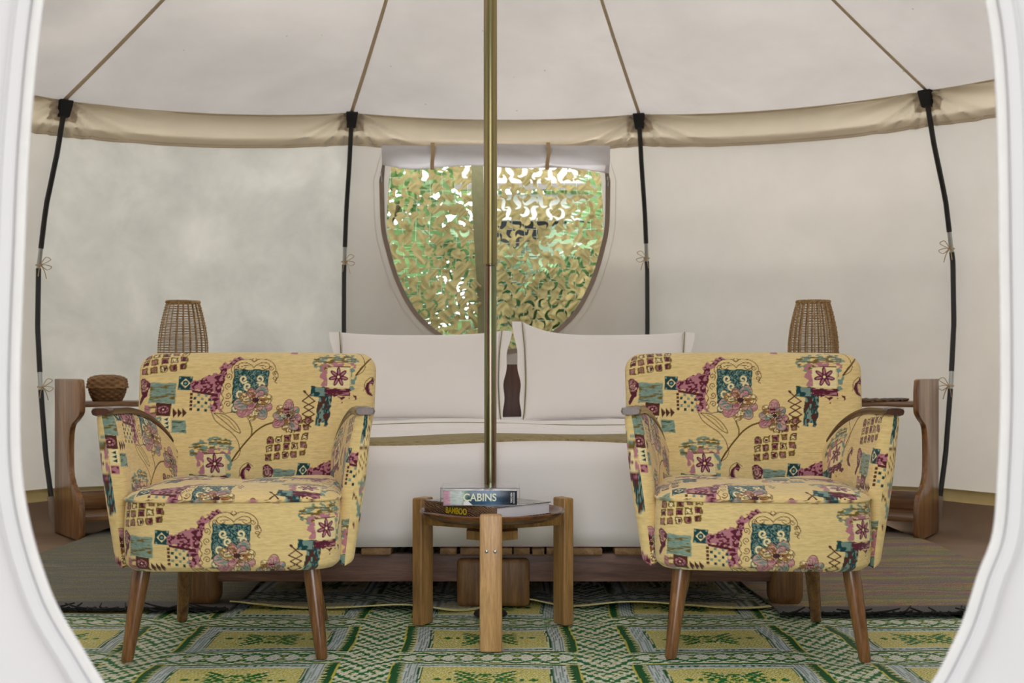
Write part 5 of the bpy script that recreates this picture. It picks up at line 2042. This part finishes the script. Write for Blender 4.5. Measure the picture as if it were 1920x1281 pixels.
def net_mesh(x0, x1, z0, z1, seed):
    rr = random.Random(seed)
    h = 0.0058
    nx, nz = int((x1 - x0) / h) + 1, int((z1 - z0) / h) + 1
    F_ = np.full((nx, nz), 0.03)
    GXn = x0 + np.arange(nx)[:, None] * h + np.zeros((1, nz)); GZn = z0 + np.arange(nz)[None, :] * h + np.zeros((nx, 1))
    sp = 0.074
    row = 0
    z = z0 + 0.01
    holes = []
    while z < z1:
        x = x0 + (sp / 2 if row % 2 else 0.0)
        while x < x1:
            cx, cz = x + rr.uniform(-.011, .011), z + rr.uniform(-.010, .010)
            a = rr.uniform(0, 2 * PI)
            R = rr.uniform(0.027, 0.036)
            s = rr.choice((1, -1))
            P = []
            if rr.random() < 0.6:      # S-shaped slit
                for k in range(13):
                    u = k / 12 * 2 - 1
                    th = u * 2.2
                    P.append((u * R * 1.25, s * R * 0.62 * math.sin(th * 1.35)))
            else:                      # C-shaped slit
                for k in range(13):
                    th = (k / 12 - 0.5) * 3.6
                    P.append((R * 0.85 * math.sin(th), R * 0.85 * math.cos(th) - R * 0.3))
            # openings gape more towards the top of the net
            gape = 0.0058 + 0.0052 * np.clip((cz - 0.5) / 0.6, 0, 1) * rr.uniform(0.3, 1.4) + rr.uniform(0, 0.0025)
            c_, s_ = math.cos(a), math.sin(a)
            Pw = [(cx + p[0] * c_ - p[1] * s_, cz + p[0] * s_ + p[1] * c_) for p in P]
            holes.append((Pw, gape))
            x += sp
        z += sp * 0.78
        row += 1
    for Pw, g in holes:
        for k, (px_, pz_) in enumerate(smoothpath(Pw, 2)):
            t_ = k / 24
            w_ = g * (0.35 + 0.65 * math.sin(PI * min(1, max(0, t_)))) * (1.35 if 0.35 < t_ < 0.6 else 1.0)
            i0, i1 = max(0, int((px_ - 0.02 - x0) / h)), min(nx, int((px_ + 0.02 - x0) / h) + 2)
            j0, j1 = max(0, int((pz_ - 0.02 - z0) / h)), min(nz, int((pz_ + 0.02 - z0) / h) + 2)
            if i0 >= i1 or j0 >= j1: continue
            dd = np.hypot(GXn[i0:i1, j0:j1] - px_, GZn[i0:i1, j0:j1] - pz_) - w_
            F_[i0:i1, j0:j1] = np.minimum(F_[i0:i1, j0:j1], dd)
    # relief: every lobe curls its own way
    def disp(x, z):
        return 0.022 * math.sin(x * 61 + 2 * math.sin(z * 37)) * math.sin(z * 55 + 1.7 * math.sin(x * 41)) + 0.02 * math.sin(x * 9 + z * 7 + seed)
    verts = []; cache = {}; faces = []

    def vtx(key, x, z):
        if key not in cache:
            cache[key] = len(verts)
            verts.append((x, disp(x, z), z))
        return cache[key]
    for i in range(nx - 1):
        for j in range(nz - 1):
            c4 = ((i, j), (i + 1, j), (i + 1, j + 1), (i, j + 1))
            f4 = [F_[p] for p in c4]
            ins = [f > 0 for f in f4]
            if not any(ins): continue
            pl = []
            for k in range(4):
                p, q = c4[k], c4[(k + 1) % 4]
                if ins[k]: pl.append(vtx(p, GXn[p], GZn[p]))
                if ins[k] != ins[(k + 1) % 4]:
                    tt2 = f4[k] / (f4[k] - f4[(k + 1) % 4])
                    key = (min(p, q), max(p, q))
                    pl.append(vtx(key, GXn[p] + (GXn[q] - GXn[p]) * tt2, GZn[p] + (GZn[q] - GZn[p]) * tt2))
            pl2 = [a for k, a in enumerate(pl) if a != pl[k - 1]]
            if len(pl2) >= 3: faces.append(tuple(pl2))
    me = bpy.data.meshes.new('cut_cloth')
    me.from_pydata(verts, [], faces)
    shade(me, None)
    return me


NET_Y = 7.02


def net(x0, x1, label, seed, bind_side):
    root = empty('camouflage_net', ((x0 + x1) / 2, NET_Y, 0.72), label=label, cat='net', group='camouflage nets hung outside the window')
    o = link('cut_cloth', net_mesh(x0 - (x0 + x1) / 2, x1 - (x0 + x1) / 2, 0.0, 1.32, seed), M['net'], root)
    # carrier cords behind the cloth
    mb = MB()
    hwn = (x1 - x0) / 2
    for k in range(int((x1 - x0) / 0.075) + 1):
        x = -hwn + 0.01 + k * 0.075
        mb.tube([(x + 0.006 * math.sin(zz * 9 + k), 0.045 + 0.01 * math.sin(zz * 5 + k), zz) for zz in np.linspace(0, 1.32, 18)], 0.0008, 4)
    for k in range(18):
        zz = 0.02 + k * 0.075
        mb.tube([(x, 0.046 + 0.008 * math.sin(x * 9 + k), zz + 0.006 * math.sin(x * 13 + k)) for x in np.linspace(-hwn, hwn, 14)], 0.0008, 4)
    tag(mb.build('carrier_net', M['netcord'], root, 60), kind='stuff')
    if bind_side:
        xx = hwn - 0.012
        pts = [Vector((xx + 0.035 * max(0, (0.62 - s)) + 0.012 * math.sin(s * 5), -0.03 + 0.01 * math.sin(s * 6), s * 1.32)) for s in np.linspace(0, 1, 24)]
        MB().strip([p - Vector((0.036, 0, 0)) for p in pts], [p + Vector((0.033, 0, 0)) for p in pts], 0.004, [Vector((0, -1, 0))] * 24).build('edge_binding', M['binding'], root, 60)
    # line of cord it hangs from
    MB().tube([(-hwn - 0.02, 0.0, 1.325), (hwn + 0.02, 0.0, 1.325)], 0.004, 6).build('hanging_line', M['netcord'], root, 60)
    return root


net(-0.86, -0.172, 'tan camouflage net with dark edge binding, left half of the window', 5, True)
net(-0.088, 0.68, 'tan camouflage net behind the right half of the window', 12, False)

# ------------------------------------------------------------------ garden
M['bounce_ground'] = plain('bounce_ground', (172, 166, 152), 0.95, 0, 0.35, 3, 0.4)  # unseen ground before the tent, toned pale to bounce light inside
M['grass'] = plain('garden_soil', (64, 74, 48), 0.95, 0, 0.4, 5, 0.4)
me = MB().add([(-40, 6.9, -0.06), (40, 6.9, -0.06), (40, 60, -0.06), (-40, 60, -0.06)], [(0, 1, 2, 3)]).build('ground', M['grass'])
tag(me, kind='structure')
me = MB().add([(-40, -30, -0.06), (40, -30, -0.06), (40, 6.9, -0.06), (-40, 6.9, -0.06)], [(0, 1, 2, 3)]).build('ground', M['bounce_ground'])
tag(me, kind='structure')


def leaf_mat(name, c1, c2, trans=0.4):
    t = NT(name)
    n1 = t.noise(t.coord(rand=5), 3, 3)
    col = t.ramp(n1, [(0.3, rgba(c1)), (0.7, rgba(c2))])
    d = t.node('ShaderNodeBsdfDiffuse'); tr_ = t.node('ShaderNodeBsdfTranslucent'); gl = t.node('ShaderNodeBsdfGlossy'); gl.inputs['Roughness'].default_value = 0.35
    ms = t.node('ShaderNodeMixShader'); ms.inputs[0].default_value = trans
    m2_ = t.node('ShaderNodeMixShader'); m2_.inputs[0].default_value = 0.07
    t.ln(col, d.inputs['Color']); t.ln(col, tr_.inputs['Color'])
    t.ln(d.outputs[0], ms.inputs[1]); t.ln(tr_.outputs[0], ms.inputs[2])
    t.ln(ms.outputs[0], m2_.inputs[1]); t.ln(gl.outputs[0], m2_.inputs[2])
    t.ln(m2_.outputs[0], t.out.inputs['Surface'])
    t.n.remove(t.bsdf)
    return t.m


M['palm_leaf'] = leaf_mat('palm_leaf', (44, 82, 50), (120, 152, 100))
M['bush_leaf'] = leaf_mat('bush_leaf', (14, 44, 24), (52, 92, 50))
M['tree_leaf'] = leaf_mat('tree_leaf', (84, 122, 70), (156, 186, 120))
M['stem'] = plain('palm_stem', (112, 116, 62), 0.7)
M['bark_t'] = plain('tree_bark', (110, 92, 72), 0.9, 0, 0.3, 12, 0.5)


def frond_mesh(L, seed):
    rr = random.Random(seed)
    mb = MB()
    P = [Vector((0, L * t * (1 - 0.15 * t), L * (0.95 * t - 0.72 * t * t))) for t in np.linspace(0, 1, 12)]
    mb.tube([p[:] for p in P], [0.012 * (1 - 0.8 * k / 11) for k in range(12)], 5)
    for k in range(2, 46):
        t_ = 0.14 + 0.86 * k / 46
        p = Vector((0, L * t_ * (1 - 0.15 * t_), L * (0.95 * t_ - 0.72 * t_ * t_)))
        for sd in (-1, 1):
            l = L * 0.34 * math.sin(PI * min(1, 0.18 + 0.8 * t_)) * rr.uniform(0.85, 1.1)
            tip = p + Vector((sd * l * 0.82, l * 0.5, -l * 0.32 + rr.uniform(-.02, .02)))
            mid = p.lerp(tip, 0.45) + Vector((0, 0, 0.035 * l))
            wv = Vector((0, 0.016, 0.006))
            mb.add([p, mid - wv, tip, mid + wv], [(0, 1, 2, 3)])
    return mb.mesh('frond', 60)


FR_M = [frond_mesh(1.5, s) for s in range(3)]


def palm(loc, n, sc, label, seed, trunk=0.4):
    rr = random.Random(seed)
    root = empty('palm', loc, rr.random() * 6, label=label, cat='palm', group='garden palms behind the tent')
    MB().tube([(0, 0, -0.02), (0.01, 0, trunk * 0.5), (0, 0, trunk)], [0.07, 0.055, 0.05], 9).build('trunk', M['bark_t'], root, 60)
    for k in range(n):
        o = link('frond', FR_M[k % 3], M['palm_leaf'], root, (0, 0, trunk - 0.03), (rr.uniform(-0.35, 0.25) + (0.5 if k % 3 == 0 else 0), 0, 2 * PI * k / n + rr.uniform(-0.25, 0.25)))
        s = sc * rr.uniform(0.8, 1.15)
        o.scale = (s, s, s)
    return root


def leafy(name, loc, rx, rz_, n, size, mat, label, cat, group, seed, trunk_h=0.0, trunk_r=0.06):
    rr = random.Random(seed)
    root = empty(name, loc, 0, label=label, cat=cat, group=group)
    g = np.random.default_rng(seed)
    d = g.standard_normal((n, 3)); d /= np.linalg.norm(d, axis=1)[:, None]
    rad = g.random(n) ** 0.45
    lump = 1 + 0.25 * np.sin(d[:, 0] * 5 + seed) * np.sin(d[:, 2] * 6 + seed)
    C = d * (rad * lump)[:, None] * np.array([rx, rx, rz_])
    C[:, 2] += rz_ + trunk_h
    keep = C[:, 2] > 0.02
    C = C[keep]; n = len(C)
    a = g.standard_normal((n, 3)); a /= np.linalg.norm(a, axis=1)[:, None]
    b = np.cross(a, g.standard_normal((n, 3))); b /= np.linalg.norm(b, axis=1)[:, None]
    s = size * (0.6 + 0.8 * g.random(n))[:, None]
    V = np.stack([C - a * s, C + b * s * 0.45, C + a * s, C - b * s * 0.45], 1).reshape(-1, 3)
    F = np.arange(4 * n).reshape(n, 4)
    o = link('foliage', mesh_quads('foliage', V, F, None), mat, root)
    tag(o, kind='stuff')
    th = trunk_h + rz_ * 0.8
    mb = MB(); mb.tube([(0, 0, -0.03), (0.03 * trunk_h, 0, th * 0.5), (0, 0.02, th)], [trunk_r, trunk_r * 0.75, trunk_r * 0.35], 8)
    for k in range(5):
        an = k * 1.3
        mb.tube([(0, 0, th * (0.4 + 0.1 * k)), (math.cos(an) * rx * 0.6, math.sin(an) * rx * 0.6, th * (0.62 + 0.1 * k))], [trunk_r * 0.4, trunk_r * 0.12], 5)
    mb.build('trunk', M['bark_t'], root, 60)
    return root


palm((-0.9, 8.3, -0.05), 12, 0.95, 'bright green palm behind the left net, nearest the tent', 1, 0.3)
palm((0.25, 8.7, -0.05), 13, 1.0, 'green palm showing beside the centre pole through the net gap', 2, 0.35)
palm((1.15, 8.2, -0.05), 12, 0.9, 'green palm behind the right edge of the window', 3, 0.3)
palm((-0.35, 10.2, -0.05), 13, 1.35, 'taller palm farther back, left of the pavilion opening', 4, 0.9)
palm((0.9, 10.6, -0.05), 13, 1.4, 'taller palm farther back, right of the pavilion opening', 5, 0.9)
leafy('garden_shrub', (-0.75, 8.9, -0.05), 0.5, 0.42, 900, 0.055, M['bush_leaf'], 'dark leafy shrub low behind the left net', 'shrub', 'garden shrubs below the window', 21)
leafy('garden_shrub', (0.75, 9.0, -0.05), 0.5, 0.45, 1000, 0.055, M['bush_leaf'], 'dark leafy shrub low behind the right net', 'shrub', 'garden shrubs below the window', 22)
leafy('garden_shrub', (0.0, 9.2, -0.05), 0.42, 0.38, 800, 0.055, M['bush_leaf'], 'dark leafy shrub behind the gap between the nets', 'shrub', 'garden shrubs below the window', 23)

# pavilion far behind
M['pav_white'] = plain('white_board', (240, 240, 238), 0.6)
M['pav_dark'] = plain('dark_opening', (48, 52, 56), 0.5)
M['pav_roof'] = plain('grey_roof', (120, 116, 110), 0.8)
pv = empty('garden_pavilion', (0.95, 12.2, -0.06), label='white boarded pavilion with dark openings far behind the net', cat='pavilion')
MB().box((0, 0, 2.46), (2.7, 0.08, 0.26), bevel=0.01).build('fascia_board', M['pav_white'], pv)
MB().box((0, 0.02, 1.72), (2.7, 0.06, 0.16), bevel=0.01).build('rail_board', M['pav_white'], pv)
MB().box((0, 0.9, 1.25), (2.7, 0.08, 2.5)).build('dark_wall', M['pav_dark'], pv)
for k, x in enumerate((-1.25, -0.35, 0.55, 1.25)):
    MB().box((x, 0.0, 1.2), (0.10, 0.10, 2.4), bevel=0.01).build('post', M['pav_white'], pv)
MB().add([(-1.5, -0.4, 2.58), (1.5, -0.4, 2.58), (1.5, 1.4, 3.2), (-1.5, 1.4, 3.2), (-1.5, -0.4, 2.64), (1.5, -0.4, 2.64), (1.5, 1.4, 3.26), (-1.5, 1.4, 3.26)],
         [(0, 1, 2, 3), (7, 6, 5, 4), (0, 4, 5, 1), (1, 5, 6, 2), (2, 6, 7, 3), (3, 7, 4, 0)]).build('roof', M['pav_roof'], pv)
MB().box((0, 0.5, 0.2), (2.7, 1.2, 0.4), bevel=0.01).build('plinth', M['pav_white'], pv)

# trees round the glade
leafy('garden_tree', (-1.7, 15.4, -0.05), 1.8, 1.6, 2600, 0.12, M['tree_leaf'], 'light green tree rising left behind the pavilion', 'tree', 'trees round the tent', 31, 1.7, 0.14)
leafy('garden_tree', (1.9, 16.0, -0.05), 2.0, 1.8, 5200, 0.13, M['tree_leaf'], 'light green tree rising right behind the pavilion', 'tree', 'trees round the tent', 32, 1.7, 0.14)
leafy('garden_tree', (-4.7, 7.8, -0.05), 1.9, 1.6, 1500, 0.17, M['tree_leaf'], 'tree beyond the left canvas that dapples its light', 'tree', 'trees round the tent', 33, 3.4, 0.15)

for o in scn.objects:
    if o.type == 'EMPTY': o.empty_display_size = 0.05
